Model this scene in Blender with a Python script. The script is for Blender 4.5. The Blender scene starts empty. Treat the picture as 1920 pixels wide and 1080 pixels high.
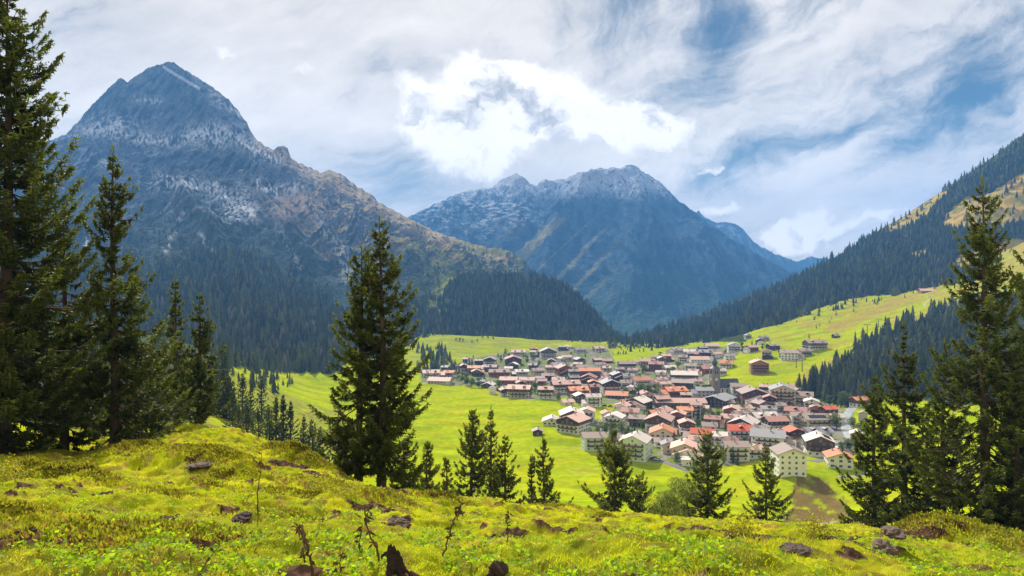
import bpy, math, random
import numpy as np
# ------------------------------------------------------------------ scene, camera, sky, sun
sc = bpy.context.scene
col = sc.collection
F = 1280.0                                   # focal length in photograph pixels
cam_d = bpy.data.cameras.new("camera"); cam = bpy.data.objects.new("camera", cam_d)
col.objects.link(cam); sc.camera = cam
cam.location = (0, 0, 0); cam.rotation_euler = (math.pi/2, 0, 0)
cam_d.sensor_width = 36; cam_d.lens = 24; cam_d.clip_start = 0.05; cam_d.clip_end = 60000
sc.view_settings.view_transform = 'Standard'; sc.view_settings.look = 'None'
sc.view_settings.gamma = 1; sc.view_settings.exposure = 0.62
SUN_AZ, SUN_EL = -20.0, 40.0                 # degrees: left of the view, above the horizon

def sky_world():
    w = bpy.data.worlds.new("World"); sc.world = w; w.use_nodes = True
    nt = w.node_tree; N = nt.nodes; L = nt.links
    for n in list(N): N.remove(n)
    out = N.new('ShaderNodeOutputWorld'); bg = N.new('ShaderNodeBackground'); bg.inputs[1].default_value = 0.088
    L.new(bg.outputs[0], out.inputs[0])
    sky = N.new('ShaderNodeTexSky'); sky.sky_type = 'NISHITA'; sky.sun_disc = False
    sky.sun_elevation = math.radians(SUN_EL); sky.sun_rotation = math.radians(SUN_AZ)
    sky.air_density = 1.4; sky.dust_density = 0.6; sky.ozone_density = 2.0; sky.altitude = 1600
    tc = N.new('ShaderNodeTexCoord'); sep = N.new('ShaderNodeSeparateXYZ'); L.new(tc.outputs['Generated'], sep.inputs[0])
    def put(s, v):
        if isinstance(v, (int, float)): s.default_value = v
        else: L.new(v, s)
    def m(op, a, b=0.0, c=0.0, clamp=False):
        n = N.new('ShaderNodeMath'); n.operation = op; n.use_clamp = clamp
        put(n.inputs[0], a); put(n.inputs[1], b); put(n.inputs[2], c); return n.outputs[0]
    def noise(x, y, z, scale, detail, rough=0.55, dist=0.0):
        c = N.new('ShaderNodeCombineXYZ'); put(c.inputs[0], x); put(c.inputs[1], y); put(c.inputs[2], z)
        n = N.new('ShaderNodeTexNoise'); L.new(c.outputs[0], n.inputs['Vector'])
        n.inputs['Scale'].default_value = scale; n.inputs['Detail'].default_value = detail
        n.inputs['Roughness'].default_value = rough; n.inputs['Distortion'].default_value = dist
        return n.outputs[0]
    def smooth(v, a, b):
        n = N.new('ShaderNodeMapRange'); n.interpolation_type = 'SMOOTHSTEP'; put(n.inputs[0], v)
        n.inputs[1].default_value = a; n.inputs[2].default_value = b; return n.outputs[0]
    yy = m('MAXIMUM', sep.outputs[1], 0.2)
    U = m('DIVIDE', sep.outputs[0], yy); V = m('DIVIDE', sep.outputs[2], yy)
    # sky plane coordinates for high thin cloud (perspective of a flat layer)
    w1 = noise(U, V, 0.0, 3.2, 6); w2 = noise(U, V, 7.3, 3.2, 6)
    Uw = m('MULTIPLY_ADD', m('SUBTRACT', w1, 0.5), 0.22, U); Vw = m('MULTIPLY_ADD', m('SUBTRACT', w2, 0.5), 0.18, V)
    h1 = noise(U, V, 3.1, 9.0, 8, 0.62); h2 = noise(U, V, 11.0, 9.0, 8, 0.62)
    Uc = m('MULTIPLY_ADD', m('SUBTRACT', h1, 0.5), 0.13, U); Vc = m('MULTIPLY_ADD', m('SUBTRACT', h2, 0.5), 0.12, V)
    def blob(px, py, rx, ry, ang=0, amp=1.0, cum=False):
        u0 = (px-960)/F; v0 = (540-py)/F; a = rx/F; b = ry/F; ca, sa = math.cos(math.radians(ang)), math.sin(math.radians(ang))
        x, y = (Uc, Vc) if cum else (Uw, Vw)
        dx = m('SUBTRACT', x, u0); dy = m('SUBTRACT', y, v0)
        p = m('DIVIDE', m('ADD', m('MULTIPLY', dx, ca), m('MULTIPLY', dy, sa)), a)
        q = m('DIVIDE', m('SUBTRACT', m('MULTIPLY', dy, ca), m('MULTIPLY', dx, sa)), b)
        r = m('ADD', m('MULTIPLY', p, p), m('MULTIPLY', q, q))
        return m('MULTIPLY', m('EXPONENT', m('MULTIPLY', r, -1.0)), amp)
    def add(lst):
        t = lst[0]
        for k in lst[1:]: t = m('ADD', t, k)
        return t
    blue = add([blob(1170, 40, 60, 130, -12, .7), blob(1310, 20, 80, 120, 20, .75), blob(1480, 10, 200, 60, 15, .5),
                blob(1760, 205, 260, 48, 14, .95), blob(1450, 285, 230, 34, 8, .8), blob(1880, 80, 170, 60, 25, .55),
                blob(760, 330, 110, 62, -20, .85), blob(1320, 120, 60, 110, 10, .5), blob(1250, 200, 90, 50, 0, .4),
                blob(1340, 350, 90, 30, 0, .5), blob(640, 190, 120, 20, 10, .25), blob(480, 120, 420, 330, 0, -.55), blob(1000, 330, 700, 60, 8, -.25)])
    # long streaks rising to the right
    a = math.radians(24); ca, sa = math.cos(a), math.sin(a)
    sx = m('ADD', m('MULTIPLY', Uw, ca), m('MULTIPLY', Vw, sa)); sy = m('SUBTRACT', m('MULTIPLY', Vw, ca), m('MULTIPLY', Uw, sa))
    st = noise(m('MULTIPLY', sx, 1.2), m('MULTIPLY', sy, 4.5), 0.0, 2.6, 12, 0.62, 0.0)
    st2 = noise(m('MULTIPLY', sx, 3.0), m('MULTIPLY', sy, 8.0), 5.0, 3.0, 12, 0.68, 0.0)
    # upright wisps near the top
    vert = noise(m('MULTIPLY', Uw, 3.4), m('MULTIPLY', Vw, 1.1), 2.0, 2.6, 12, 0.62, 0.0)
    topm = blob(1150, 0, 260, 200, 0, 1.0)
    stm = m('ADD', m('MULTIPLY', st, 0.6), m('MULTIPLY', st2, 0.4))
    wisp = m('ADD', m('MULTIPLY', stm, m('SUBTRACT', 1.0, topm)), m('MULTIPLY', vert, topm))
    cover = m('SUBTRACT', m('MULTIPLY_ADD', m('SUBTRACT', wisp, 0.5), 5.2, 1.0), blue)
    cover = m('MULTIPLY', smooth(cover, -0.35, 1.15), 0.97)
    soft = noise(U, m('MULTIPLY', V, 2.0), 9.0, 2.4, 10, 0.58, 0.1)
    gl = blob(700, -250, 950, 500, 0, 1.0)
    # cloud brightness
    shade = m('ADD', m('MULTIPLY', soft, 0.9), m('MULTIPLY', stm, 0.7))
    shade = m('ADD', smooth(shade, 0.5, 1.15), m('MULTIPLY', gl, 0.35))
    shade = m('MINIMUM', shade, 1.15)
    ramp = N.new('ShaderNodeMix'); ramp.data_type = 'RGBA'; ramp.clamp_factor = False; put(ramp.inputs[0], shade)
    ramp.inputs[6].default_value = (5.3, 4.9, 4.4, 1); ramp.inputs[7].default_value = (10.6, 9.6, 8.4, 1)
    cmix = N.new('ShaderNodeMix'); cmix.data_type = 'RGBA'; put(cmix.inputs[0], cover)
    tint = N.new('ShaderNodeMix'); tint.data_type = 'RGBA'; tint.blend_type = 'MULTIPLY'; tint.inputs[0].default_value = 1
    L.new(sky.outputs[0], tint.inputs[6]); tint.inputs[7].default_value = (0.28, 0.31, 0.30, 1)
    L.new(tint.outputs[2], cmix.inputs[6]); L.new(ramp.outputs[2], cmix.inputs[7])
    # heaped clouds
    cu = add([blob(830, 205, 95, 55, -10, 1.0, True), blob(960, 190, 120, 70, 0, 1.0, True), blob(890, 290, 75, 50, 0, .9, True),
              blob(1080, 210, 120, 52, -12, 1.0, True), blob(1215, 235, 95, 40, -5, .95, True), blob(890, 130, 70, 28, 0, .7, True), blob(860, 250, 90, 50, 0, .6, True),
              blob(1540, 425, 60, 38, 0, 1.0, True), blob(1455, 435, 60, 26, 0, .8, True), blob(1340, 395, 60, 16, 0, .8, True),
              blob(1660, 402, 60, 14, 20, .8, True), blob(1325, 322, 26, 12, 0, .8, True), blob(570, 140, 50, 18, 0, .7, True), blob(415, 90, 28, 12, 0, .6, True)])
    cmask = smooth(m('MULTIPLY_ADD', m('SUBTRACT', noise(Uc, Vc, 31.0, 18.0, 9, 0.68), 0.5), 1.3, cu), 0.30, 0.74)
    inner = m('MULTIPLY_ADD', noise(Uc, Vc, 27.0, 22.0, 8, 0.62), 0.45, m('MULTIPLY', noise(Uc, m('MULTIPLY', Vc, 1.5), 20.0, 8.5, 9, 0.6), 0.6))
    edge = m('SUBTRACT', 1.0, smooth(cu, 0.55, 1.5))
    cb = m('ADD', m('MULTIPLY', smooth(inner, 0.38, 0.54), 0.95), m('MULTIPLY', edge, 0.28), clamp=True)
    cc = N.new('ShaderNodeMix'); cc.data_type = 'RGBA'; put(cc.inputs[0], cb)
    cc.inputs[6].default_value = (4.8, 4.6, 4.4, 1); cc.inputs[7].default_value = (12.0, 11.1, 10.0, 1)
    fm = N.new('ShaderNodeMix'); fm.data_type = 'RGBA'; put(fm.inputs[0], m('MULTIPLY', cmask, 0.95))
    L.new(cmix.outputs[2], fm.inputs[6]); L.new(cc.outputs[2], fm.inputs[7])
    boost = m('MULTIPLY_ADD', m('EXPONENT', m('MULTIPLY', m('MULTIPLY', V, V), -22.0)), 0.8, 1.0)
    bo = N.new('ShaderNodeVectorMath'); bo.operation = 'SCALE'; L.new(fm.outputs[2], bo.inputs[0]); L.new(boost, bo.inputs['Scale']); L.new(bo.outputs[0], bg.inputs[0])
sky_world()
sd = bpy.data.lights.new("sun", 'SUN'); sun = bpy.data.objects.new("sun", sd); col.objects.link(sun)
sd.energy = 5.0; sd.angle = math.radians(0.5); sd.color = (1.0, 0.955, 0.87)
_a, _e = math.radians(SUN_AZ), math.radians(SUN_EL)
from mathutils import Vector
sdir = Vector((math.sin(_a)*math.cos(_e), math.cos(_a)*math.cos(_e), math.sin(_e)))
sun.rotation_euler = sdir.to_track_quat('Z', 'Y').to_euler(); sun.location = (0, 0, 300)

# ------------------------------------------------------------------ small numpy toolkit
rng = np.random.default_rng(7); random.seed(7)
def _hash(ix, iy, s):
    h = (ix.astype(np.int64)*374761393 + iy.astype(np.int64)*668265263 + s*982451653) & 0xFFFFFFFF
    h = ((h ^ (h >> 13))*1274126177) & 0xFFFFFFFF
    return (h ^ (h >> 16)) & 0xFFFFFFFF
def pn(x, y, s=0):
    x = np.asarray(x, float); y = np.asarray(y, float)
    ix = np.floor(x); iy = np.floor(y); fx = x-ix; fy = y-iy
    ux = fx*fx*fx*(fx*(fx*6-15)+10); uy = fy*fy*fy*(fy*(fy*6-15)+10)
    def g(a, b):
        h = _hash(ix+a, iy+b, s)*(2*math.pi/4294967296.0)
        return np.cos(h)*(fx-a)+np.sin(h)*(fy-b)
    return 1.5*((g(0, 0)*(1-ux)+g(1, 0)*ux)*(1-uy)+(g(0, 1)*(1-ux)+g(1, 1)*ux)*uy)
def fbm(x, y, o=5, s=0, gain=.5):
    t = 0; a = 1
    for k in range(o):
        t = t+a*pn(x*2**k+k*17.3, y*2**k-k*9.1, s+k); a *= gain
    return t
def ridged(x, y, o=5, s=0, gain=.5):
    t = 0; a = 1; w = 1
    for k in range(o):
        n = 1-np.abs(pn(x*2**k+k*7.7, y*2**k+k*3.3, s+k))*1.6
        n = np.clip(n, 0, 1)**2; t = t+a*n*w; w = np.clip(n*1.5, 0, 1); a *= gain
    return t
def sstep(a, b, x):
    t = np.clip((x-a)/(b-a), 0, 1); return t*t*(3-2*t)
def inpoly(px, py, poly):
    px = np.asarray(px); py = np.asarray(py); r = np.zeros(px.shape, bool); n = len(poly)
    for i in range(n):
        x1, y1 = poly[i]; x2, y2 = poly[(i+1) % n]
        if y1 == y2: continue
        c = ((y1 > py) != (y2 > py)) & (px < (x2-x1)*(py-y1)/(y2-y1)+x1); r ^= c
    return r
def segdist(x, y, pts):
    d = np.full(np.shape(x), 1e9)
    for (x1, y1), (x2, y2) in zip(pts[:-1], pts[1:]):
        dx, dy = x2-x1, y2-y1; t = np.clip(((x-x1)*dx+(y-y1)*dy)/(dx*dx+dy*dy+1e-9), 0, 1)
        d = np.minimum(d, np.hypot(x-x1-t*dx, y-y1-t*dy))
    return d
def tag(o, label=None, cat=None, group=None, kind=None):
    if label: o['label'] = label
    if cat: o['category'] = cat
    if group: o['group'] = group
    if kind: o['kind'] = kind
    return o
def link(name, me, mats, parent=None):
    o = bpy.data.objects.new(name, me); col.objects.link(o)
    if not isinstance(mats, (list, tuple)): mats = [mats]
    for mm in mats:
        if len(me.materials) < len(mats): me.materials.append(mm)
    if parent: o.parent = parent
    return o
def np_mesh(name, V, Fc, colr=None, mi=None, smooth=False):
    """V (n,3), Fc (m,3|4) -> mesh; colr (n,3) becomes the point colour 'Col'."""
    me = bpy.data.meshes.new(name); V = np.asarray(V, np.float32); Fc = np.asarray(Fc, np.int32); k = Fc.shape[1]
    me.vertices.add(len(V)); me.vertices.foreach_set('co', V.ravel())
    me.loops.add(Fc.size); me.loops.foreach_set('vertex_index', Fc.ravel())
    me.polygons.add(len(Fc)); me.polygons.foreach_set('loop_start', np.arange(0, Fc.size, k, dtype=np.int32))
    me.polygons.foreach_set('loop_total', np.full(len(Fc), k, np.int32))
    if mi is not None: me.polygons.foreach_set('material_index', np.asarray(mi, np.int32))
    me.polygons.foreach_set('use_smooth', np.full(len(Fc), smooth, bool))
    me.update(calc_edges=True)
    if colr is not None:
        at = me.color_attributes.new('Col', 'FLOAT_COLOR', 'POINT')
        c = np.ones((len(V), 4), np.float32); c[:, :3] = colr; at.data.foreach_set('color', c.ravel())
    return me
def grid_faces(r, c):
    i = np.arange(r*c).reshape(r, c)
    return np.stack([i[:-1, :-1], i[:-1, 1:], i[1:, 1:], i[1:, :-1]], -1).reshape(-1, 4)

# ------------------------------------------------------------------ materials
def mat(name):
    mm = bpy.data.materials.new(name); mm.use_nodes = True; nt = mm.node_tree
    b = nt.nodes['Principled BSDF']; b.inputs['Specular IOR Level'].default_value = 0.25
    return mm, nt, b
def mat_plain(name, c, rough=0.8, var=0.15, scale=1.5, metal=0.0, bump=0.0, stretch=None):
    mm, nt, b = mat(name); N, L = nt.nodes, nt.links
    b.inputs['Roughness'].default_value = rough; b.inputs['Metallic'].default_value = metal
    tc = N.new('ShaderNodeTexCoord'); n = N.new('ShaderNodeTexNoise'); n.inputs['Scale'].default_value = scale; n.inputs['Detail'].default_value = 6
    mp = N.new('ShaderNodeMapping'); L.new(tc.outputs['Object'], mp.inputs[0]); L.new(mp.outputs[0], n.inputs['Vector'])
    if stretch: mp.inputs['Scale'].default_value = stretch
    x = N.new('ShaderNodeMix'); x.data_type = 'RGBA'; L.new(n.outputs[0], x.inputs[0])
    x.inputs[6].default_value = tuple(v*(1-var*1.6) for v in c)+(1,); x.inputs[7].default_value = tuple(min(1, v*(1+var*1.6)) for v in c)+(1,)
    oi = N.new('ShaderNodeObjectInfo'); hs = N.new('ShaderNodeHueSaturation'); L.new(x.outputs[2], hs.inputs['Color'])
    mr = N.new('ShaderNodeMapRange'); L.new(oi.outputs['Random'], mr.inputs[0]); mr.inputs[3].default_value = 1-var; mr.inputs[4].default_value = 1+var
    L.new(mr.outputs[0], hs.inputs['Value']); L.new(hs.outputs[0], b.inputs['Base Color'])
    if bump:
        bp = N.new('ShaderNodeBump'); bp.inputs['Strength'].default_value = bump; bp.inputs['Distance'].default_value = 0.05
        L.new(n.outputs[0], bp.inputs['Height']); L.new(bp.outputs[0], b.inputs['Normal'])
    return mm
def mat_leaf(name, transl=0.35, vary=0.0, tint=(1, 1, 1)):
    mm, nt, b = mat(name); N, L = nt.nodes, nt.links
    at = N.new('ShaderNodeAttribute'); at.attribute_name = 'Col'
    tn = N.new('ShaderNodeMix'); tn.data_type = 'RGBA'; tn.blend_type = 'MULTIPLY'; tn.inputs[0].default_value = 1
    L.new(at.outputs[0], tn.inputs[6]); tn.inputs[7].default_value = tuple(tint)+(1,)
    c = tn.outputs[2]
    if vary:
        oi = N.new('ShaderNodeObjectInfo'); hs = N.new('ShaderNodeHueSaturation'); L.new(c, hs.inputs['Color'])
        mr = N.new('ShaderNodeMapRange'); L.new(oi.outputs['Random'], mr.inputs[0]); mr.inputs[3].default_value = 1-vary; mr.inputs[4].default_value = 1+vary
        L.new(mr.outputs[0], hs.inputs['Value']); c = hs.outputs[0]
    L.new(c, b.inputs['Base Color']); b.inputs['Roughness'].default_value = 0.6
    tr = N.new('ShaderNodeBsdfTranslucent'); ms = N.new('ShaderNodeMixShader'); ms.inputs[0].default_value = transl
    g = N.new('ShaderNodeMix'); g.data_type = 'RGBA'; g.blend_type = 'MULTIPLY'; g.inputs[0].default_value = 1
    L.new(c, g.inputs[6]); g.inputs[7].default_value = (1.9, 1.8, 0.7, 1); L.new(g.outputs[2], tr.inputs[0])
    L.new(b.outputs[0], ms.inputs[1]); L.new(tr.outputs[0], ms.inputs[2]); L.new(ms.outputs[0], N['Material Output'].inputs[0])
    return mm
def mat_ground(name, scale1, scale2, amt=0.35, bump=0.5, bdist=0.1, transl=0.0, far=None):
    """Albedo from the mesh colour, broken up by two noises; bump for small relief."""
    mm, nt, b = mat(name); N, L = nt.nodes, nt.links
    at = N.new('ShaderNodeAttribute'); at.attribute_name = 'Col'
    geo = N.new('ShaderNodeNewGeometry')
    n1 = N.new('ShaderNodeTexNoise'); n1.inputs['Scale'].default_value = scale1; n1.inputs['Detail'].default_value = 10; n1.inputs['Roughness'].default_value = .65
    n2 = N.new('ShaderNodeTexNoise'); n2.inputs['Scale'].default_value = scale2; n2.inputs['Detail'].default_value = 6
    L.new(geo.outputs['Position'], n1.inputs['Vector']); L.new(geo.outputs['Position'], n2.inputs['Vector'])
    ad = N.new('ShaderNodeMath'); ad.operation = 'ADD'; L.new(n1.outputs[0], ad.inputs[0]); L.new(n2.outputs[0], ad.inputs[1])
    mr = N.new('ShaderNodeMapRange'); L.new(ad.outputs[0], mr.inputs[0]); mr.inputs[1].default_value = .65; mr.inputs[2].default_value = 1.35
    mr.inputs[3].default_value = 1-amt; mr.inputs[4].default_value = 1+amt
    x = N.new('ShaderNodeVectorMath'); x.operation = 'SCALE'; L.new(at.outputs[0], x.inputs[0]); L.new(mr.outputs[0], x.inputs['Scale'])
    L.new(x.outputs[0], b.inputs['Base Color']); b.inputs['Roughness'].default_value = 0.95; b.inputs['Specular IOR Level'].default_value = 0.0
    bp = N.new('ShaderNodeBump'); bp.inputs['Strength'].default_value = bump; bp.inputs['Distance'].default_value = bdist
    L.new(ad.outputs[0], bp.inputs['Height']); L.new(bp.outputs[0], b.inputs['Normal'])
    return mm
# ------------------------------------------------------------------ valley and near hillside: one sheet
_KY = np.array([-60, 0, 5.5, 12, 24, 36, 50, 64, 80, 150, 250, 330, 400, 1300, 1500, 3200, 9000], float)
_KZ = np.array([6, -1.62, -2.3, -4.35, -8.0, -12.0, -17.5, -23.3, -29.5, -54, -85, -99.5, -102, -100, -150, -260, -300], float)
def z0(Y): 
    # smoothed profile
    Y = np.asarray(Y, float); w = np.maximum(0.35, np.abs(Y)*0.05)
    return (np.interp(Y-w, _KY, _KZ)+2*np.interp(Y, _KY, _KZ)+np.interp(Y+w, _KY, _KZ))/4
_CP = [(-500,1090,6),(0,1080,6),(480,1080,5.7),(960,1080,5.5),(1440,1080,5.6),(1920,1080,6),(2400,1080,6),
 (0,1000,9.5),(0,925,15),(0,872,24),(215,862,30),(330,800,44),(375,806,44),(440,812,43),(520,842,38),(600,878,33),(690,922,32),(-400,860,24),(-400,940,14),
 (780,934,29),(860,936,27),(1000,965,24),(1130,983,22),(1250,991,20),(1400,1002,19),(1600,1008,18),(1780,1018,16.5),(1920,1045,15),(2300,1090,13),
 (150,985,11),(300,945,15),(450,905,21),(600,975,14),(900,1008,13),(1200,1030,12),(1600,1036,12),(1900,1062,12),
 (450,865,70),(600,930,62),(250,835,75),(0,810,75),(-400,780,75),(700,942,45),(885,955,58),(1030,968,60),(1150,985,66),(1330,1003,64),(1435,1006,68),(1700,1012,50),(1850,1036,41),(1600,1012,52),(2300,1080,40),
 (550,868,190),(450,790,190),(300,770,190),(0,740,190),(-400,700,200),(620,850,300),(700,905,235),(800,932,240),(1000,950,240),(1250,965,225),(1400,970,225),(1500,990,185),(1600,995,200),(1750,975,200),(2200,920,200),
 (1400,925,338),(1490,897,347),(1440,900,355),(1505,950,312),(1560,986,290),(1500,984,290),(1600,960,300),(1600,880,368),(1750,880,330),(2200,800,350),
 (600,722,720),(560,750,560),(700,800,500),(800,900,364),(1000,850,421),(1000,750,622),(800,720,725),(1250,870,396),(1000,920,345),
 (500,800,330),(560,835,330),(430,740,360),(430,690,540),(500,715,600),(300,700,380),(300,650,560),(0,680,330),(0,590,640),(-400,560,500),
 (620,690,800),(450,670,820),(700,640,1250),(800,660,1100),(800,627,1350),(950,637,1400),(1140,664,1070),(900,650,1180),(1000,651,1200),(1060,640,1350),
 (1200,664,1050),(1250,652,1140),(1300,641,1210),(1340,741,648),(1340,705,750),(1400,735,648),(1400,706,715),(1430,692,745),(1400,662,870),(1425,642,960),(1450,613,1100),(1300,660,1040),(1250,700,815),
 (1500,672,780),(1530,655,820),(1580,566,1240),(1560,610,1000),(1560,640,880),(1620,628,850),(1650,590,1020),(1740,548,1100),(1770,580,900),(1850,528,1010),(1920,455,1260),(1920,560,800),(2300,330,1300),(2300,480,700),
 (1500,733,640),(1560,698,690),(1600,756,556),(1640,738,570),(1700,700,600),(1780,640,700),(1700,765,520),(1900,700,450),(1850,800,350),(1600,830,430),(1620,792,488),(1550,800,498),(1500,780,540),(1400,780,542),
 (1740,590,1700),(1920,520,1700),(1580,605,1700),(2300,500,1700),(1300,668,1700),(1450,660,1700),(0,660,1700),(600,660,1700),(1000,665,1700),(1150,668,1700),(-400,660,1700)]
_C = np.array(_CP, float); _cu = (_C[:, 0]-960)/F; _cl = np.log(_C[:, 2])*0.45
_cr = (540-_C[:, 1])/F - z0(_C[:, 2])/_C[:, 2]
def _phi(r2): return 0.5*r2*np.log(r2+1e-12)
_n = len(_C); _A = np.zeros((_n+3, _n+3)); _r2 = (_cu[:, None]-_cu)**2+(_cl[:, None]-_cl)**2
_A[:_n, :_n] = _phi(_r2)+np.eye(_n)*0.0008; _P = np.stack([np.ones(_n), _cu, _cl], 1); _A[:_n, _n:] = _P; _A[_n:, :_n] = _P.T
_W = np.linalg.solve(_A, np.concatenate([_cr, np.zeros(3)]))
def rbf(u, Y):
    u = np.clip(u, -1.15, 1.15); l = np.log(np.clip(Y, 5, 1800))*0.45; sh = u.shape; u = u.ravel(); l = l.ravel(); out = np.empty(u.size)
    for a in range(0, u.size, 60000):
        b = slice(a, a+60000); r2 = (u[b, None]-_cu)**2+(l[b, None]-_cl)**2
        out[b] = _phi(r2)@_W[:_n]+_W[_n]+_W[_n+1]*u[b]+_W[_n+2]*l[b]
    return out.reshape(sh)
HUMPS = [(1800,1045,1.7,.55),(1740,1030,1.0,.2),(1060,965,1.3,.32),(745,985,.5,.12),(930,1005,.5,.12),(1010,1015,.6,.16),(1130,975,.5,.2),(1180,1015,.6,.16),(1200,1060,.7,.12),
 (835,945,1.3,.25),(700,950,1.2,.25),(620,925,1.6,.4),(240,880,2.6,.55),(130,870,1.8,.4),(270,875,1.6,.4),(370,875,1.6,.4),(420,880,1.5,.3),(530,860,1.3,.35),(560,870,1.0,.3),(590,882,1.3,.35),
 (60,905,1.4,.3),(150,910,1.2,.25),(440,905,1.0,.2),(380,925,.9,.2),(540,940,1.1,.25),(300,945,.9,.2),(520,1000,.9,.2),(300,1055,1.3,.32),(80,1060,.9,.2),(640,1060,.6,.12),
 (1480,985,1.2,.12),(900,975,1.0,.15),(790,1060,.5,.12),(960,1060,.6,.12),(20,1000,.8,.2),(350,985,.7,.14),(220,965,.8,.14),(680,1010,.8,.12),(1330,1050,.8,.12),(1420,1060,.7,.1)]
EARTH = [(150,1030,.75,.28,1),(110,1015,.3,.15,1),(1500,1026,2.6,1.0,1),(1620,1022,1.2,.5,1),(1300,1040,.8,.18,.8),(1620,1030,1.0,.25,.9),(1500,1040,.5,.2,.8),(235,1050,.3,.15,.7),(460,965,.45,.22,1),(60,1075,.5,.12,1),
 (0,990,.35,.2,1),(140,910,.7,.22,.9),(370,868,.9,.35,.7),(65,888,1.5,.35,.7),(530,872,1.0,.35,.7),(700,965,.8,.2,.4),(430,895,.4,.2,.6),(310,988,.3,.15,.7),(1350,1045,.3,.1,.7),
 (330,838,.7,.3,.7),(215,930,.5,.18,.5),(900,945,.6,.2,.5),(600,905,.6,.25,.7),(1800,1070,.8,.2,.3)]
def base_z(x, y):
    x = np.asarray(x, float); y = np.asarray(y, float); Yc = np.maximum(y, 1.0)
    u = np.where(y > 6, x/np.maximum(y, 6.0), x/6.0)
    return z0(y)+np.maximum(y, 0)*rbf(u, np.maximum(y, 5.5))
def raw_hit(px, py, zf, y0=3.0, y1=2500, n=700):
    px = np.atleast_1d(np.asarray(px, float)); py = np.atleast_1d(np.asarray(py, float))
    Y = np.exp(np.linspace(math.log(y0), math.log(y1), n)); u = (px-960)/F; e = (540-py)/F
    X = u[:, None]*Y[None]; Z = zf(X, np.broadcast_to(Y, X.shape)); d = e[:, None]*Y[None]-Z
    k = np.argmax(d < 0, 1); k = np.where((d < 0).any(1), k, n-1); k = np.maximum(k, 1); i = np.arange(len(px))
    t = np.clip(d[i, k-1]/(d[i, k-1]-d[i, k]+1e-12), 0, 1); Yh = Y[k-1]+(Y[k]-Y[k-1])*t
    return u*Yh, Yh, zf(u*Yh, Yh)
_hx, _hy, _ = raw_hit([h[0] for h in HUMPS], [h[1] for h in HUMPS], base_z, 3, 80, 300)
_ex, _ey, _ = raw_hit([h[0] for h in EARTH], [h[1] for h in EARTH], base_z, 3, 80, 300)
def earth_mask(x, y):
    m = np.zeros(np.shape(x)); wx = x+fbm(x*1.6, y*1.6, 4, 31)*.35; wy = y+fbm(x*1.6, y*1.6, 4, 37)*.35
    for (a, b, c, r, s, k) in zip(_ex, _ey, [0]*len(_ex), [e[2] for e in EARTH], [e[3] for e in EARTH], [e[4] for e in EARTH]):
        ks = .6 if b < 6.5 else 1.0; d = ((wx-a)/(r*ks))**2+((wy-b)/(s*2.2*ks))**2; m = np.maximum(m, k*sstep(1.15, .8, d))
    m = np.maximum(m, .95*sstep(.60, .66, fbm(x*.9+9, y*1.3, 4, 33))*sstep(55, 40, y)*(y < 60))
    return m
def land_z(x, y):
    z = base_z(x, y)
    near = sstep(110, 45, y)
    if np.any(near > 0):
        h = np.zeros(np.shape(x))
        for (a, b, e) in zip(_hx, _hy, HUMPS):
            r = e[2]; d = ((x-a)/r)**2+((y-b)/(r*1.1))**2; h = h+e[3]*np.exp(-d*1.3)
        h = h+fbm(x*.35, y*.35, 3, 3)*.24+(.5-np.abs(fbm(x*.9, y*.9, 4, 5)))*(.13+.13*sstep(7, 15, y))+(.4-np.abs(fbm(x*2.6, y*2.6, 3, 9)))*.06
        em = earth_mask(x, y); h = h+em*.02+em*np.abs(fbm(x*9, y*9, 4, 12))*(.012+.05*sstep(7, 16, y))
        z = z+h*near
    far = sstep(200, 420, y)
    u = x/np.maximum(y, 1)
    hill = sstep(.28, .42, u)
    z = z+far*(fbm(x/90, y/60, 4, 21)*1.8+fbm(x/300, y/200, 3, 22)*2.0*sstep(1100, 700, y)+ridged(x/60, y/35, 3, 24)*1.5*hill*sstep(-92, -80, z))
    return z
MEADOW_L = [(430,690),(540,700),(625,720),(625,850),(560,850),(430,740)]
VILLAGE = [(790,700),(870,690),(880,672),(960,660),(1000,660),(1060,650),(1140,655),(1160,690),(1230,668),(1310,650),(1400,650),(1345,700),(1310,735),(1500,735),(1560,760),(1600,770),(1610,850),(1560,870),(1530,840),(1480,850),(1400,868),(1330,880),(1290,885),(1265,870),(1225,868),(1150,850),(1140,815),(1105,810),(1105,785),(1160,790),(1165,755),(1090,765),(1070,745),(1000,750),(940,745),(930,725),(850,722),(790,718)]
FOREST_LR = [(1490,735),(1560,690),(1600,660),(1650,627),(1700,612),(1770,580),(1850,560),(1940,560),(1940,760),(1780,760),(1660,740),(1590,765),(1545,755),(1500,745)]
RIVER = [(1640,745),(1600,760),(1583,775),(1580,790),(1585,805),(1600,822)]
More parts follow.
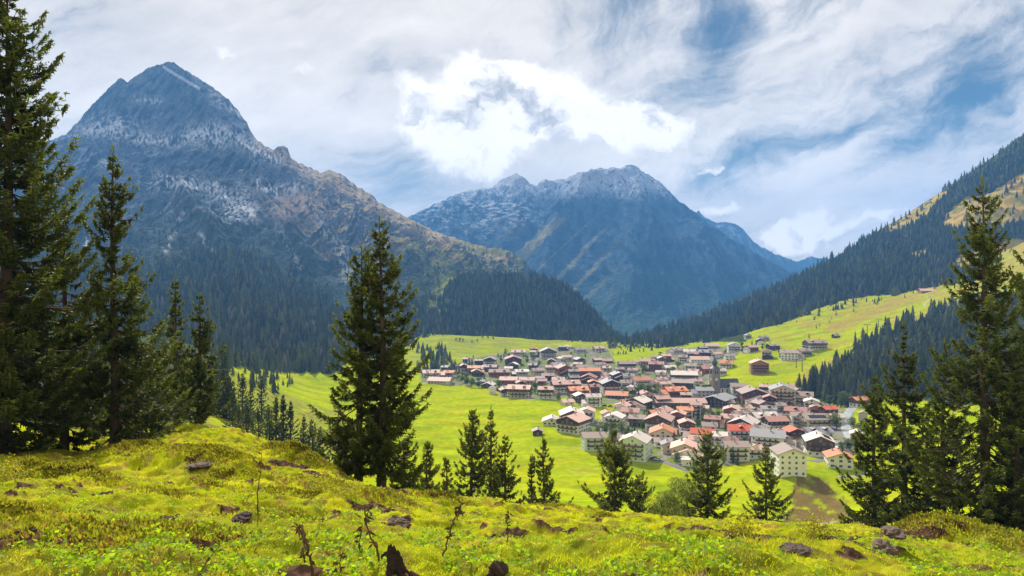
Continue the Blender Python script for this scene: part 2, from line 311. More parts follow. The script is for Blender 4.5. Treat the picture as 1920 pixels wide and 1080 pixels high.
def land_color(x, y, z):
    Ys = np.maximum(y, 3); px = 960+x/Ys*F; py = 540-z/Ys*F
    n1 = fbm(x/30, y/30, 4, 41); n2 = fbm(x/7, y/7, 4, 43); n3 = fbm(x*.7, y*.7, 5, 45)
    def C(*a): return np.array(a)[None, :]*np.ones((x.size, 1))
    x_, y_ = x.ravel(), y.ravel(); px, py = px.ravel(), py.ravel(); n1, n2, n3 = n1.ravel(), n2.ravel(), n3.ravel(); zz = z.ravel()
    def mix(c, d, m): m = np.clip(m, 0, 1)[:, None]; return c*(1-m)+d*m
    c = C(.31, .37, .0)
    streak = fbm(x_/60, y_/9, 4, 47)
    c = mix(c, C(.37, .36, .004), sstep(-.2, .7, n1)*.7); c = mix(c, C(.21, .28, .006), sstep(0, .8, streak)*.55)
    c = mix(c, C(.15, .24, .0), sstep(.1, .6, fbm(x_/45, y_/22, 5, 49))*.5); c = mix(c, C(.33, .28, .05), sstep(.3, .9, fbm(x_/25, y_/25, 5, 48))*.35)
    c = c*(1+.09*np.tanh(2.5*np.sin((y_+.35*x_)/5.5+n1*1.5))*sstep(-.5, .3, fbm(x_/110, y_/80, 3, 50)))[:, None]
    # rough hillside on the right and upper left pasture
    hill = sstep(.30, .42, x_/np.maximum(y_, 1))*sstep(600, 700, y_)
    br = sstep(.05, .55, fbm(x_/70+3, y_/25, 5, 51)+(zz+60)/160)*hill
    c = mix(c, C(.32, .22, .06), br*.7)
    lh = inpoly(px, py, [(380,660),(640,700),(660,900),(380,860)]) & (y_ > 120) & (y_ < 560)
    wl = inpoly(px, py, [(-500,500),(380,600),(430,650),(430,770),(330,800),(-500,830)]) & (y_ > 100); c = mix(c, C(.05, .06, .02), wl*.9)
    c = mix(c, C(.24, .22, .05), lh*sstep(-.6, .4, n2+.3*n1)*.85); c = mix(c, C(.12, .12, .035), lh*sstep(.1, .6, fbm(x_/5, y_/5, 4, 46))*.7)
    up = inpoly(px, py, [(760,600),(1150,640),(1150,672),(760,690)]) & (y_ > 900)
    c = mix(c, C(.25, .26, .05), up*sstep(-.3, .3, streak+.4*n1)*.8)
    # ground between the houses
    wpx, wpy = px+n2*7, py+fbm(x_/9, y_/9, 4, 44)*5
    c = mix(c, C(.33, .22, .06), (inpoly(wpx, wpy, [(1540,618),(1600,588),(1700,550),(1730,553),(1640,594),(1570,626)]) | inpoly(wpx, wpy, [(1480,730),(1515,690),(1570,672),(1545,692),(1510,735)]))*.6)
    vi = inpoly(px, py, VILLAGE) & (y_ > 330)
    c = mix(c, C(.10, .15, .03), vi*.75); c = mix(c, C(.24, .21, .19), vi*sstep(-.12, .1, n2+.3*n1))
    fo = inpoly(px, py, FOREST_LR) & (y_ > 400); c = mix(c, C(.035, .05, .02), fo*.95)
    vf = ((y_ > 1430) | ((px > 1140) & (px < 1400) & (py < 641) & (y_ > 1000))); c = mix(c, C(.035, .05, .02), vf*.95)
    # bank with dry grass by the last house
    bk = inpoly(wpx, wpy*.5+py*.5, [(1495,893),(1530,890),(1580,930),(1620,1000),(1450,1000),(1480,960)]) & (y_ > 150) & (y_ < 352)
    c = mix(c, C(.17, .11, .035), bk*sstep(-.5, .2, n2+.3)); c = mix(c, C(.12, .15, .03), bk*sstep(.1, .4, n3)*.5)
    # near slope
    nr = sstep(110, 60, y_)
    cn = C(.30, .33, .008); cn = mix(cn, C(.40, .37, .015), sstep(-.3, .6, n3)); cn = mix(cn, C(.15, .11, .035), sstep(.12, .6, fbm(x_*1.9, y_*1.3, 4, 53))*.7); cn = mix(cn, C(.14, .20, .012), sstep(.1, .5, fbm(x_*1.1+9, y_*.8, 4, 54))*.6); cn = mix(cn, C(.24, .12, .05), sstep(.3, .6, fbm(x_*2.3-9, y_*1.2, 4, 55))*.6)
    cn = mix(cn, C(.20, .17, .04), sstep(.1, .7, n2)*.4)
    und = sstep(20, 9, y_); cn = mix(cn, C(.13, .135, .02), und*.35)
    em = earth_mask(x_, y_); nb = fbm(x_*7, y_*7, 4, 57)
    cn = mix(cn, mix(C(.045, .026, .018), C(.13, .075, .05), sstep(-.3, .6, nb)), sstep(.1, .35, em))
    c = mix(c, cn, nr)
    return c
M_LAND = mat_ground('meadow_ground', 3.0, 0.25, .33, .6, .05)
def make_land():
    nu = 1150; u = np.linspace(-1.05, 1.05, nu)
    Y = np.concatenate([np.exp(np.linspace(math.log(3.2), math.log(60), 640)), np.exp(np.linspace(math.log(60), math.log(2600), 420))[1:]])
    UU, YY = np.meshgrid(u, Y); X = UU*YY; Z = land_z(X, YY)
    V = np.stack([X, YY, Z], -1).reshape(-1, 3); Fc = grid_faces(len(Y), nu)[:, ::1]; c = land_color(X, YY, Z)
    o = link('meadow_ground', np_mesh('meadow_ground', V, Fc, c, smooth=True), M_LAND); tag(o, kind='structure')
    global LX, LY, LZ, LPY; LX, LY, LZ = X, YY, Z; LPY = 540-Z/YY*F
    # the same slope going on under and behind the camera
    xs = np.linspace(-42, 42, 170); ys = np.linspace(-45, 3.5, 90); A, B = np.meshgrid(xs, ys); Zb = land_z(A, B)-.004
    vis = (B > 3.0) ; Zb = np.where(vis & (np.abs(A) < 3.2), Zb-.05, Zb)
    V = np.stack([A, B, Zb], -1).reshape(-1, 3)
    o = link('slope_ground', np_mesh('slope_ground', V, grid_faces(90, 170), land_color(A, B, Zb), smooth=True), M_LAND); tag(o, kind='structure')
make_land()
def hit(px, py, y0=3.0, y1=2500): return raw_hit(px, py, land_z, y0, y1)
def hit1(px, py, y0=3.0, y1=2500):
    x, y, z = hit([px], [py], y0, y1); return float(x[0]), float(y[0]), float(z[0])
def zat(x, y): return float(land_z(np.array([x], float), np.array([y], float))[0])

# ------------------------------------------------------------------ mountains
def cr(P, t):
    """Catmull-Rom over first axis; P (k,n), t (m,) in 0..k-1 -> (m,n)"""
    k = len(P); i = np.clip(np.floor(t).astype(int), 0, k-2); f = (t-i)[:, None]
    p0 = P[np.maximum(i-1, 0)]; p1 = P[i]; p2 = P[i+1]; p3 = P[np.minimum(i+2, k-1)]
    return p1+0.5*f*((p2-p0)+f*(2*p0-5*p1+4*p2-p3+f*(3*(p1-p2)+p3-p0)))*1.0
SHEETS = {}
def mountain(name, px0, px1, nu, rows, knots, ridge, amp, colfn, material, back=0.35, silh=.35, spurs=(), gx=130, gy=420, seed=0, skew=0.0, skip_foot=True, jag=0.0):
    """knots: list of rows [(px,py,Y)...] foot first; ridge: [(px,py)], ridgeY in last knot row."""
    px = np.linspace(px0, px1, nu); PY = []; YY = []
    for kn in knots:
        a = np.array(kn, float)
        PY.append(np.interp(px, a[:, 0], a[:, 1])); YY.append(np.interp(px, a[:, 0], a[:, 2]))
    rp = np.array(ridge, float); r = np.interp(px, rp[:, 0], rp[:, 1])+fbm(px/13, px*0+seed, 4, seed)*jag; PY[-1] = r
    K = len(knots); ry = YY[-1]
    ke = np.ones(9)/9
    for i in range(K-1): PY[i] = np.convolve(np.pad(PY[i], 4, 'edge'), ke, 'valid')
    for i in range(K-1): PY[i] = np.maximum(PY[i], r+ (K-1-i)*3)
    ZZ = [(540-p)/F*y for p, y in zip(PY, YY)]
    # two rows behind the crest
    YY.append(ry*(1+back*.4)); ZZ.append(ZZ[-1]-ry*back*.4*.75); YY.append(ry*(1+back)); ZZ.append(ZZ[-1]-ry*back*.6*.55)
    Yk = np.array(YY); Zk = np.array(ZZ)
    t = np.concatenate([np.linspace(0, K-1, rows), np.linspace(K-1, K+1, rows//6)[1:]])
    # linear behind the crest, curved in front; the crest itself stays a sharp edge
    Yf = np.vstack([cr(Yk[:K], t[:rows]), np.array([np.interp(t[rows:], np.arange(K+2), Yk[:, j]) for j in range(nu)]).T])
    Zf = np.vstack([cr(Zk[:K], t[:rows]), np.array([np.interp(t[rows:], np.arange(K+2), Zk[:, j]) for j in range(nu)]).T])
    U = np.broadcast_to(((px-960)/F)[None], Yf.shape); X = U*Yf
    T = np.broadcast_to((t/(K-1))[:, None], Yf.shape); PX = np.broadcast_to(px[None], Yf.shape)
    env = np.where(T < 1, np.sin(np.clip(T, 0, 1)*math.pi*.5)**.6*(1-(1-silh)*sstep(.8, 1.0, T)), silh+(1-silh)*sstep(1.0, 1.1, T))
    wx = X+fbm(X/gx/3, Yf/gy/1.3, 3, seed+60)*gx*.6+Yf*skew*.5
    g = ridged(wx/gx, Yf/gy, 6, seed)-0.9
    g2 = fbm(X/(gx*2.6), Yf/(gx*2.6), 5, seed+9)
    fine = ridged(wx/(gx*.28), Yf/(gx*.5), 4, seed+20)-.8
    Z = Zf+env*amp*(g*.8+g2*.8+fine*.16)
    for (pts, a, w) in spurs:
        pts = np.array(pts, float); o = np.argsort(pts[:, 1]); c = np.interp(T, pts[o, 1], pts[o, 0]); c = c+fbm(T*4, T*0+seed, 3, 5)*8
        e = sstep(pts[:, 1].min()-.08, pts[:, 1].min()+.1, T)*sstep(pts[:, 1].max()+.03, pts[:, 1].max()-.08, T)
        Z = Z+a*e*np.exp(-np.abs((PX-c)/w)**1.3)
    # keep the outline on the photographed skyline: nothing in front may rise over it
    lim = ((540-r)/F)[None]*Yf+np.abs(fbm(X/40, Yf/40, 4, seed+3))*amp*.05*(Yf/Yf.max())
    Z = np.where(T < 1, np.minimum(Z, lim), Z)
    dZ = np.gradient(Z, axis=1)/np.maximum(np.abs(np.gradient(X, axis=1)), 1e-3); dY = np.gradient(Z, axis=0)/np.maximum(np.abs(np.gradient(Yf, axis=0)), 1e-3)
    slope = np.hypot(dZ, np.clip(dY, -4, 4))
    py = 540-Z/Yf*F
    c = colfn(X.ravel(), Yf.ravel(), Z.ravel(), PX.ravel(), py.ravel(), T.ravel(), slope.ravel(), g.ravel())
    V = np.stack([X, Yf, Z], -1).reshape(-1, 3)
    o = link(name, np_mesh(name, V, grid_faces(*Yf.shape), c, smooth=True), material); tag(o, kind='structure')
    SHEETS[name] = (px, X[:rows], Yf[:rows], Z[:rows], py[:rows])
    return o
def sheet_hit(name, px, py):
    P, X, Y, Z, PYg = SHEETS[name]; px = np.asarray(px, float); py = np.asarray(py, float)
    j = np.clip(np.searchsorted(P, px), 1, len(P)-1); A = PYg[:, j]          # rows x n
    ok = A <= py[None]; k = np.argmax(ok, 0); good = ok.any(0) & (k > 0); k = np.maximum(k, 1)
    i = np.arange(len(px)); a, b = A[k-1, i], A[k, i]; f = np.clip((a-py)/np.maximum(a-b, 1e-6), 0, 1)
    def L(G): return G[k-1, j]*(1-f)+G[k, j]*f
    Yh = L(Y); return (px-960)/F*Yh, Yh, L(Z), good
def mixc(c, d, m): m = np.clip(m, 0, 1)[:, None]; return c*(1-m)+np.array(d)[None]*m
def col_peak(x, y, z, px, py, t, sl, g):
    n = fbm(x/60, y/60, 5, 71); n2 = fbm(x/14, y/14, 4, 72)
    c = np.ones((x.size, 1))*np.array([[.115, .14, .17]]); c = mixc(c, (.045, .060, .08), sstep(-.2, .5, fbm(x/25, z/60, 4, 73)))
    c = mixc(c, (.24, .22, .20), sstep(.2, .7, n)*.35)
    # turf on the gentler shoulders
    turf = sstep(1.1, .7, sl+n*.3)*sstep(.30, .5, t)*sstep(520, 640, px)
    c = mixc(c, (.40, .31, .15), turf*.9); c = mixc(c, (.15, .19, .055), sstep(700, 850, px)*sstep(.0, .4, n+.25)*.7*sstep(1.6, .8, sl))
    low = sstep(.62, .3, t+n*.12); c = mixc(c, (.05, .07, .05), low*.75)
    strip = np.exp(-((px-(845-(py-520)*.45+n2*8))/17)**2)*sstep(500, 530, py)*sstep(625, 600, py); c = mixc(c, (.25, .28, .06), strip)
    sunny = np.exp(-((px-560)/55)**2-((py-385)/26)**2); c = mixc(c, (.62, .48, .38), sunny*sstep(-.5, .2, n2+.4*n))  # sunlit patch painted into the shoulder's colour
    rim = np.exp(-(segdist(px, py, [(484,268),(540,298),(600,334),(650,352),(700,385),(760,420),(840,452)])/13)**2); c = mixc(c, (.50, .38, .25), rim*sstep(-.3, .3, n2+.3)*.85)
    # fresh snow lying in patches on the ledges
    sn = sstep(1.5, .95, sl+n2*.35)*sstep(-.05, .3, fbm(x/90, y/45, 5, 75)+n2*.6)*sstep(140, 420, z+n*120)*sstep(760, 600, px)
    ledge = np.exp(-((py-(268+np.abs(px-330)*.05))/30)**2); sn = np.clip(sn*(.55+.9*ledge), 0, 1)
    sn = sn*.35; hf = fbm(px/5, py/9, 4, 76)+fbm(px/16, py/16, 3, 74)*.6
    def line(pts, w): return np.exp(-(segdist(px, py, pts)/w)**2)
    lines = line([(135,248),(200,243),(250,258),(330,266),(380,250),(402,236),(425,252),(470,276),(520,300)], 13)+line([(290,326),(325,334),(372,352)], 7)+line([(395,350),(430,372),(470,402)], 17)+line([(485,345),(520,360),(560,350)], 12)+.5*line([(310,470),(330,430),(345,400)], 6)+.8*line([(165,440),(160,470)], 5)+.4*line([(520,420),(545,470),(565,500)], 6)+.45*line([(600,420),(640,470),(655,520)], 16)+.7*line([(375,440),(400,480)], 6)+.6*line([(255,185),(300,190)], 8)+.5*line([(400,180),(450,215)], 10)
    sn = np.maximum(sn, np.clip(lines, 0, 1)*sstep(.0, .35, hf+.1)*.9)
    blobs = np.exp(-((px-440)/40)**2-((py-385)/30)**2)+np.exp(-((px-330)/60)**2-((py-345)/14)**2)+np.exp(-((px-205)/60)**2-((py-240)/26)**2)+np.exp(-((px-400)/60)**2-((py-255)/22)**2)
    sn = np.maximum(sn, np.clip(blobs, 0, 1)*sstep(.0, .28, n2+.35*n))
    band = np.abs(py-(125+(px-305)*.6)) < 3.2; edge = band & (px > 305) & (px < 375)
    sn = np.maximum(sn, edge*.7)
    return mixc(c, (.74, .77, .82), sn*.9)
def col_centre(x, y, z, px, py, t, sl, g):
    n = fbm(x/120, y/120, 5, 81); n2 = fbm(x/35, y/35, 4, 82)
    c = np.ones((x.size, 1))*np.array([[.07, .10, .13]]); c = mixc(c, (.03, .05, .07), sstep(-.2, .5, fbm(x/50, z/90, 4, 83)))
    wx = px+(py-450)*1.0
    stre = sstep(.35, .8, ridged(wx/60, py/300, 4, 84)-.4+n2*.3)*sstep(390, 440, py)*sstep(600, 540, py)*sstep(1180, 1080, px)*sstep(940, 990, px)
    c = mixc(c, (.34, .30, .12), stre*.9)
    c = mixc(c, (.06, .10, .06), sstep(470, 600, py)*.8)
    sn = sstep(-.1, .25, fbm(px/16, py/4, 4, 85)+.5*n2)*sstep(470, 350, py+n*30)*sstep(1060, 940, px)*sstep(1.7, .9, sl)
    top = sstep(385, 340, py+n2*14)*sstep(-.35, .05, n2+.3)*.95*((px < 1260))
    c = mixc(c, (.70, .72, .76), np.clip(np.maximum(sn*.8, top*.75), 0, 1))
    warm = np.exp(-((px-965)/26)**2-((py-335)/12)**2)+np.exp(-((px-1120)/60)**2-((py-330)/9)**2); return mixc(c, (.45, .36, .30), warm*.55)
def col_wood(x, y, z, px, py, t, sl, g):
    n = fbm(x/40, y/40, 4, 91); c = np.ones((x.size, 1))*np.array([[.04, .055, .03]])
    c = mixc(c, (.10, .10, .06), sstep(.1, .7, n)*.6)
    scar = np.exp(-((px-(1040+(py-560)*1.35))/7)**2)*sstep(560, 590, py)*sstep(650, 635, py)*(px < 1170); return mixc(c, (.33, .34, .2), scar*.8)
R_GRASS = [[(1640,440),(1700,400),(1745,370),(1790,350),(1760,385),(1720,420),(1680,437)], [(1760,420),(1800,375),(1860,360),(1930,315),(1930,420),(1870,430),(1790,432)], [(1780,500),(1800,475),(1840,462),(1930,440),(1930,490),(1800,515)], [(1700,478),(1745,462),(1740,476),(1715,490)]]
def col_right(x, y, z, px, py, t, sl, g):
    n = fbm(x/40, y/40, 4, 95); qx, qy = px+n*9, py+fbm(x/25, y/25, 4, 96)*9
    c = np.ones((x.size, 1))*np.array([[.07, .085, .045]]); c = mixc(c, (.11, .13, .06), sstep(0, .6, n)*.5)
    gr = np.zeros(x.size)
    for p in R_GRASS: gr = np.maximum(gr, inpoly(qx, qy, p)*1.0)
    c = mixc(c, (.42, .29, .07), gr); c = mixc(c, (.25, .28, .05), gr*sstep(0, .6, fbm(x/60, y/20, 4, 97))*.7)
    rk = inpoly(qx, qy, [(1850,330),(1895,300),(1900,325),(1860,345)]); return mixc(c, (.16, .15, .12), rk*.8)
def col_far(x, y, z, px, py, t, sl, g):
    n2 = fbm(x/90, y/90, 5, 98); c = np.ones((x.size, 1))*np.array([[.10, .13, .15]])
    sn = sstep(.0, .35, n2)*sstep(100, 500, z); return mixc(c, (.55, .6, .66), sn*.55)
M_ROCK = mat_ground('mountain_rock', .03, .12, .38, .9, 9.0)
M_ROCKF = mat_ground('far_rock', .012, .05, .35, .9, 25.0)
M_WOODF = mat_ground('forest_floor', .05, .3, .3, .5, 2.0)
mountain('left_mountain', -420, 1020, 1150, 560,
 [[(-420,720,650),(0,720,700),(300,680,830),(450,698,770),(620,708,770),(700,670,960),(790,640,1240),(860,632,1320),(1020,625,1450)],
  [(-420,520,1400),(0,520,1400),(300,505,1400),(450,498,1450),(600,545,1500),(700,560,1550),(800,548,1600),(850,530,1680),(1020,575,1750)],
  [(-420,410,1900),(200,400,1900),(300,380,2000),(450,400,1950),(600,450,1950),(700,478,1950),(850,488,2000),(1020,555,1950)],
  [(-420,340,2400),(130,296,2500),(250,290,2450),(400,262,2450),(484,310,2350),(600,378,2350),(700,415,2250),(850,468,2200),(1020,545,2100)],
  [(-420,300,2900),(130,240,2800),(318,120,2920),(484,270,2750),(600,323,2700),(765,410,2600),(1020,535,2200)]],
 [(-420,330),(0,285),(100,262),(125,250),(135,240),(150,222),(165,205),(185,185),(210,158),(222,148),(230,148),(238,154),(250,146),(270,133),(290,124),(305,122),(318,117),(328,124),(340,132),(352,136),(375,148),(395,160),(410,172),(430,188),(445,205),(460,228),(472,247),(484,266),(500,275),(512,281),(522,275),(532,273),(540,282),(545,296),(560,305),(585,316),(600,322),(612,320),(628,322),(642,328),(660,342),(680,354),(700,369),(720,384),(740,395),(765,409),(800,425),(840,443),(880,455),(910,462),(940,466),(960,474),(980,486),(995,503),(1004,520),(1020,545)],
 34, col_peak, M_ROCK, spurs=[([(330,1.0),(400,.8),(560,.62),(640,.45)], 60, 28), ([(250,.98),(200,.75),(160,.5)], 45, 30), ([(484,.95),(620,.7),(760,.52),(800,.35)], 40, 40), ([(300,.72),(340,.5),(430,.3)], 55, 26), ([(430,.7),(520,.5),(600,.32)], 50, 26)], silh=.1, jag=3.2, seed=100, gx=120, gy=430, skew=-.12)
mountain('centre_mountain', 700, 1560, 700, 380,
 [[(700,620,2600),(1000,640,2700),(1150,640,2700),(1300,640,2800),(1560,590,3300)],
  [(700,530,3400),(1000,560,3400),(1150,565,3300),(1300,560,3400),(1560,550,3900)],
  [(700,480,4200),(900,450,4200),(1050,450,4100),(1200,440,3900),(1350,480,4200),(1560,540,4500)],
  [(700,450,5000),(900,385,5000),(1050,370,4900),(1200,360,4700),(1350,445,4800),(1560,530,5000)],
  [(700,440,5600),(965,325,6200),(1080,330,5600),(1180,315,5400),(1560,530,5400)]],
 [(700,440),(765,406),(790,393),(830,374),(870,358),(900,352),(922,350),(940,336),(955,329),(968,325),(980,331),(995,345),(1005,351),(1012,345),(1022,339),(1045,338),(1060,335),(1085,325),(1110,319),(1140,318),(1165,317),(1185,314),(1200,322),(1212,331),(1235,340),(1255,358),(1270,376),(1290,388),(1310,403),(1330,418),(1360,440),(1390,458),(1420,478),(1450,494),(1480,508),(1510,522),(1560,545)],
 75, col_centre, M_ROCKF, back=.2, spurs=[([(1190,1.0),(1120,.75),(1050,.5),(1000,.2)], 170, 45), ([(1015,1.0),(980,.7),(960,.4)], 90, 40), ([(1250,.95),(1300,.6),(1350,.3)], 110, 40), ([(1190,.95),(1200,.6),(1180,.2)], 90, 35)], silh=.15, jag=2.4, seed=200, gx=300, gy=900, skew=.18)
mountain('far_mountain', 1200, 1640, 300, 120, [[(1200,560,5800),(1640,600,6200)],[(1200,480,6400),(1640,560,6400)],[(1200,400,7200),(1640,520,7200)]],
 [(1200,400),(1290,402),(1310,402),(1325,412),(1345,418),(1362,415),(1378,418),(1395,432),(1412,446),(1430,460),(1450,474),(1475,484),(1500,490),(1515,500),(1540,520),(1640,560)], 110, col_far, M_ROCKF, back=.12, seed=300, gx=380, gy=900)
mountain('distant_peaks', 1440, 1700, 160, 60, [[(1440,560,7000),(1700,560,7000)],[(1440,500,7800),(1700,500,7800)]],
 [(1440,510),(1490,492),(1510,486),(1522,480),(1535,482),(1548,480),(1562,488),(1600,492),(1700,520)], 100, col_far, M_ROCKF, back=.05, seed=330, gx=500, gy=900)
mountain('wooded_knoll', 740, 1240, 420, 160,
 [[(740,660,1230),(860,645,1320),(1000,655,1300),(1150,672,1180),(1240,672,1200)],[(740,620,1380),(860,590,1450),(1000,590,1450),(1100,625,1400),(1240,655,1400)],
  [(740,600,1700),(860,520,1700),(1000,516,1700),(1100,570,1650),(1240,650,1600)]],
 [(740,650),(790,610),(820,560),(840,532),(860,520),(900,517),(950,515),(1000,518),(1030,522),(1055,532),(1080,552),(1110,580),(1140,612),(1165,640),(1200,655),(1240,662)], 14, col_wood, M_WOODF, seed=400, gx=90, gy=150)
mountain('right_mountain', 1130, 2450, 900, 330,
 [[(1130,684,1020),(1300,652,1160),(1450,624,1070),(1580,577,1220),(1740,556,1110),(1850,536,1000),(1920,466,1250),(2450,330,1350)],
  [(1130,660,1500),(1300,620,1500),(1450,580,1400),(1580,535,1430),(1740,490,1330),(1850,460,1300),(1920,430,1350),(2450,220,1400)],
  [(1130,640,2300),(1300,590,2200),(1500,510,2000),(1700,400,1800),(1920,245,1650),(2450,-80,1600)]],
 [(1130,648),(1200,625),(1290,596),(1340,580),(1400,556),(1450,536),(1500,512),(1530,498),(1560,483),(1600,460),(1650,430),(1700,402),(1740,376),(1760,362),(1800,335),(1850,298),(1890,270),(1920,250),(2000,195),(2450,-80)], 16, col_right, M_WOODF, seed=500, gx=110, gy=200)
# ------------------------------------------------------------------ spruces
_ORD = ['first', 'second', 'third', 'fourth', 'fifth', 'sixth', 'seventh', 'eighth', 'ninth', 'tenth', 'eleventh', 'twelfth', 'thirteenth', 'fourteenth', 'fifteenth', 'sixteenth', 'seventeenth', 'eighteenth', 'nineteenth', 'twentieth']
def ordn(i): return _ORD[i] if i < 20 else f"{i+1}{'th' if 10 <= (i+1) % 100 <= 20 else {1: 'st', 2: 'nd', 3: 'rd'}.get((i+1) % 10, 'th')}"
def scr_x(o): return o.location.x/max(o.location.y, .1)
def rank_labels(objs, fmt):
    objs = sorted(objs, key=scr_x)
    for i, o in enumerate(objs): o['label'] = fmt.format(ordn(i)) if len(objs) > 1 else fmt.format('only').replace(' from the left', '')

M_NEEDLE = mat_leaf('spruce_needles', .36); M_NEEDLE_V = mat_leaf('spruce_needles_varied', .3, .25); M_LEAF = mat_leaf('broad_leaves', .35, .2)
M_BARK = mat_plain('spruce_bark', (.085, .06, .045), .95, .25, 6, bump=.5, stretch=(1, 1, .25))
def unit(v): return v/np.maximum(np.linalg.norm(v, axis=-1, keepdims=True), 1e-9)
def strips(P, D, L, W, r):
    n = len(P); S = unit(np.cross(D, unit(r.normal(size=(n, 3)))+1e-3)); L = np.asarray(L)[:, None]; W = np.asarray(W)[:, None]
    M = P+D*L*.4
    return np.stack([P, M+S*W*.5, P+D*L, M-S*W*.5], 1)          # n,4,3
def tube(pts, rad, k=6):
    pts = np.asarray(pts, float); n = len(pts); T = unit(np.gradient(pts, axis=0)); ref = np.array([1.0, .13, .07]) if abs(T[0][2]) > .8 else np.array([0, 0, 1.0])
    A = unit(np.cross(T, ref)); B = np.cross(T, A); an = np.linspace(0, 2*math.pi, k, endpoint=False)
    V = pts[:, None]+np.asarray(rad)[:, None, None]*(np.cos(an)[None, :, None]*A[:, None]+np.sin(an)[None, :, None]*B[:, None])
    V = V.reshape(-1, 3); Fc = []
    for i in range(n-1):
        for j in range(k): Fc.append((i*k+j, i*k+(j+1) % k, (i+1)*k+(j+1) % k, (i+1)*k+j))
    return V, np.array(Fc)
def spruce_mesh(h, R, seed, sc=1.0, bare=.05, prof=.8, dens=1.0, droop=0.0, cones=0, bare_top=0.0, sparse=0.0, col0=(.020, .032, .011), col1=(.135, .17, .022), limbs=True, bias=None):
    r = np.random.default_rng(seed); Q = []; Cc = []; TV = []; TF = []; off = 0
    lean = r.normal(size=2)*h*.008; ts = np.linspace(0, 1, 14)
    def axis(z): t = z/h; return np.array([lean[0]*t*t+math.sin(t*5+seed)*h*.004, lean[1]*t*t+math.cos(t*4+seed)*h*.004, z])
    rb = h*.0125+.05
    tp = np.array([axis(t*h) for t in ts]); tp[0, 2] = -1.2
    v, f = tube(tp, rb*(1-ts)**.85*(1+.35*np.exp(-ts*25))+.012, 9); TV.append(v); TF.append(f+off); off += len(v)
    z = h*bare; k = 0; spacing = .40*sc**.4*(h/14)**.3
    ph = r.uniform(0, 6.28, 4)
    while z < h*.985:
        t = z/h; nb = max(3, int(r.integers(5, 9)*dens*(1 if t < .85 else .8)))
        for b in range(nb):
            az = r.uniform(0, 2*math.pi) if sc < 2 else (b+r.uniform(-.3, .3))*2*math.pi/nb+k
            if r.random() < sparse: continue
            env = (1-t)**prof*(.55+.45*sstep(bare*.6, bare+.16, t))+.018
            env *= 1+.22*math.sin(az*2+ph[0]+t*9)+.14*math.sin(az*3+ph[1]-t*17)
            if bias: env *= 1+bias[1]*math.cos(az-bias[0])
            if bare_top and t > 1-bare_top: env *= .25
            L = R*env*r.choice([r.uniform(.45, .85), r.uniform(.85, 1.22)])
            if L < .12: L = .12+.1*r.random()
            a = (.75*(t-.55) if t > .55 else .9*(t-.55))-droop+r.normal()*.08; bb = .28+.1*r.random()+droop*.6
            s = np.linspace(0, 1, 8); out = np.array([math.cos(az), math.sin(az), 0.0]); side = np.array([-out[1], out[0], 0.0])
            wob = math.sin(az*7+z)*.06
            sp = axis(z)[None]+out[None]*(L*s*(1-.08*s))[:, None]+side[None]*(L*wob*s*s)[:, None]; sp[:, 2] += L*(a*s+bb*s*s-.18*np.sin(s*3.14))
            if limbs and L > .5:
                v, f = tube(sp[::2] if sc < 2 else sp[::4], (rb*.16*(L/R)**.7+.004)*(1-.85*(s[::2] if sc < 2 else s[::4])), 3); TV.append(v); TF.append(f+off); off += len(v)
            n = max(3, int(L/(.105*sc)*(1 if sc > 1.5 else .95))); st = r.uniform(.08, 1, n)**.8; m = 2*n
            st = np.concatenate([st, st]); sg = np.repeat([1.0, -1.0], n)
            P = np.stack([np.interp(st, s, sp[:, i]) for i in range(3)], 1)
            T = unit(np.stack([np.interp(st, s, np.gradient(sp[:, i])) for i in range(3)], 1))
            tl = (.10+.33*np.minimum(L, 2.4)*np.clip(1-st, .05, 1)**.65*np.sqrt(st+.2)*r.uniform(.6, 1.15, m))
            D = unit(T*r.uniform(.55, 1.0, m)[:, None]+side[None]*sg[:, None]*r.uniform(.5, 1.0, m)[:, None]+np.array([0, 0, -1])[None]*(r.uniform(.05, .5, m)+droop)[:, None])
            w = .05*sc
            Q.append(strips(P, D, tl, np.full(m, w*1.3), r)); lit = np.clip(st**2*.75+t*.15, 0, 1)  # paler new growth, plus lit tips and shaded inner twigs painted into colour
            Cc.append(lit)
            ns = 3 if sc < 2 else 1
            for q in range(ns):
                u = (q+.6)/(ns+.3)+r.uniform(-.1, .1, m); Pq = P+D*(tl*u)[:, None]
                for sg2 in (1, -1):
                    Dq = unit(D*.8+np.cross(D, np.array([0, 0, 1.0]))*sg2*.8+np.array([0, 0, -1])*r.uniform(0, .55, m)[:, None])
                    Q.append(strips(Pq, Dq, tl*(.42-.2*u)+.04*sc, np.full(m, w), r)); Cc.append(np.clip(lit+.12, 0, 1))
            # hanging shoots and needle tufts along the limb
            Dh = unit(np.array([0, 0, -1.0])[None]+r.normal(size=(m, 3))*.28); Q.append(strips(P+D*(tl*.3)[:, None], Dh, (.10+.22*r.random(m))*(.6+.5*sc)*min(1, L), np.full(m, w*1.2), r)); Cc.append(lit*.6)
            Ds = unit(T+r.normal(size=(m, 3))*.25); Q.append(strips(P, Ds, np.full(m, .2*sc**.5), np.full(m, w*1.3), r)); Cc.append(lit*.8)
        z += spacing*r.uniform(.6, 1.35)*(1.0 if t < .7 else .75); k += 1
    Pt = np.array([axis(h*(1-i*.006)) for i in range(6)]); Q.append(strips(Pt, unit(np.array([[0, 0, 1.0]])+r.normal(size=(6, 3))*.15), np.full(6, h*.03), np.full(6, .07*sc), r)); Cc.append(np.full(6, .7))
    Q = np.concatenate(Q); Cc = np.concatenate(Cc); n = len(Q)
    jit = r.uniform(.75, 1.25, n); cl = np.array(col0)[None]*(1-Cc[:, None]*.9)+np.array(col1)[None]*Cc[:, None]*.9
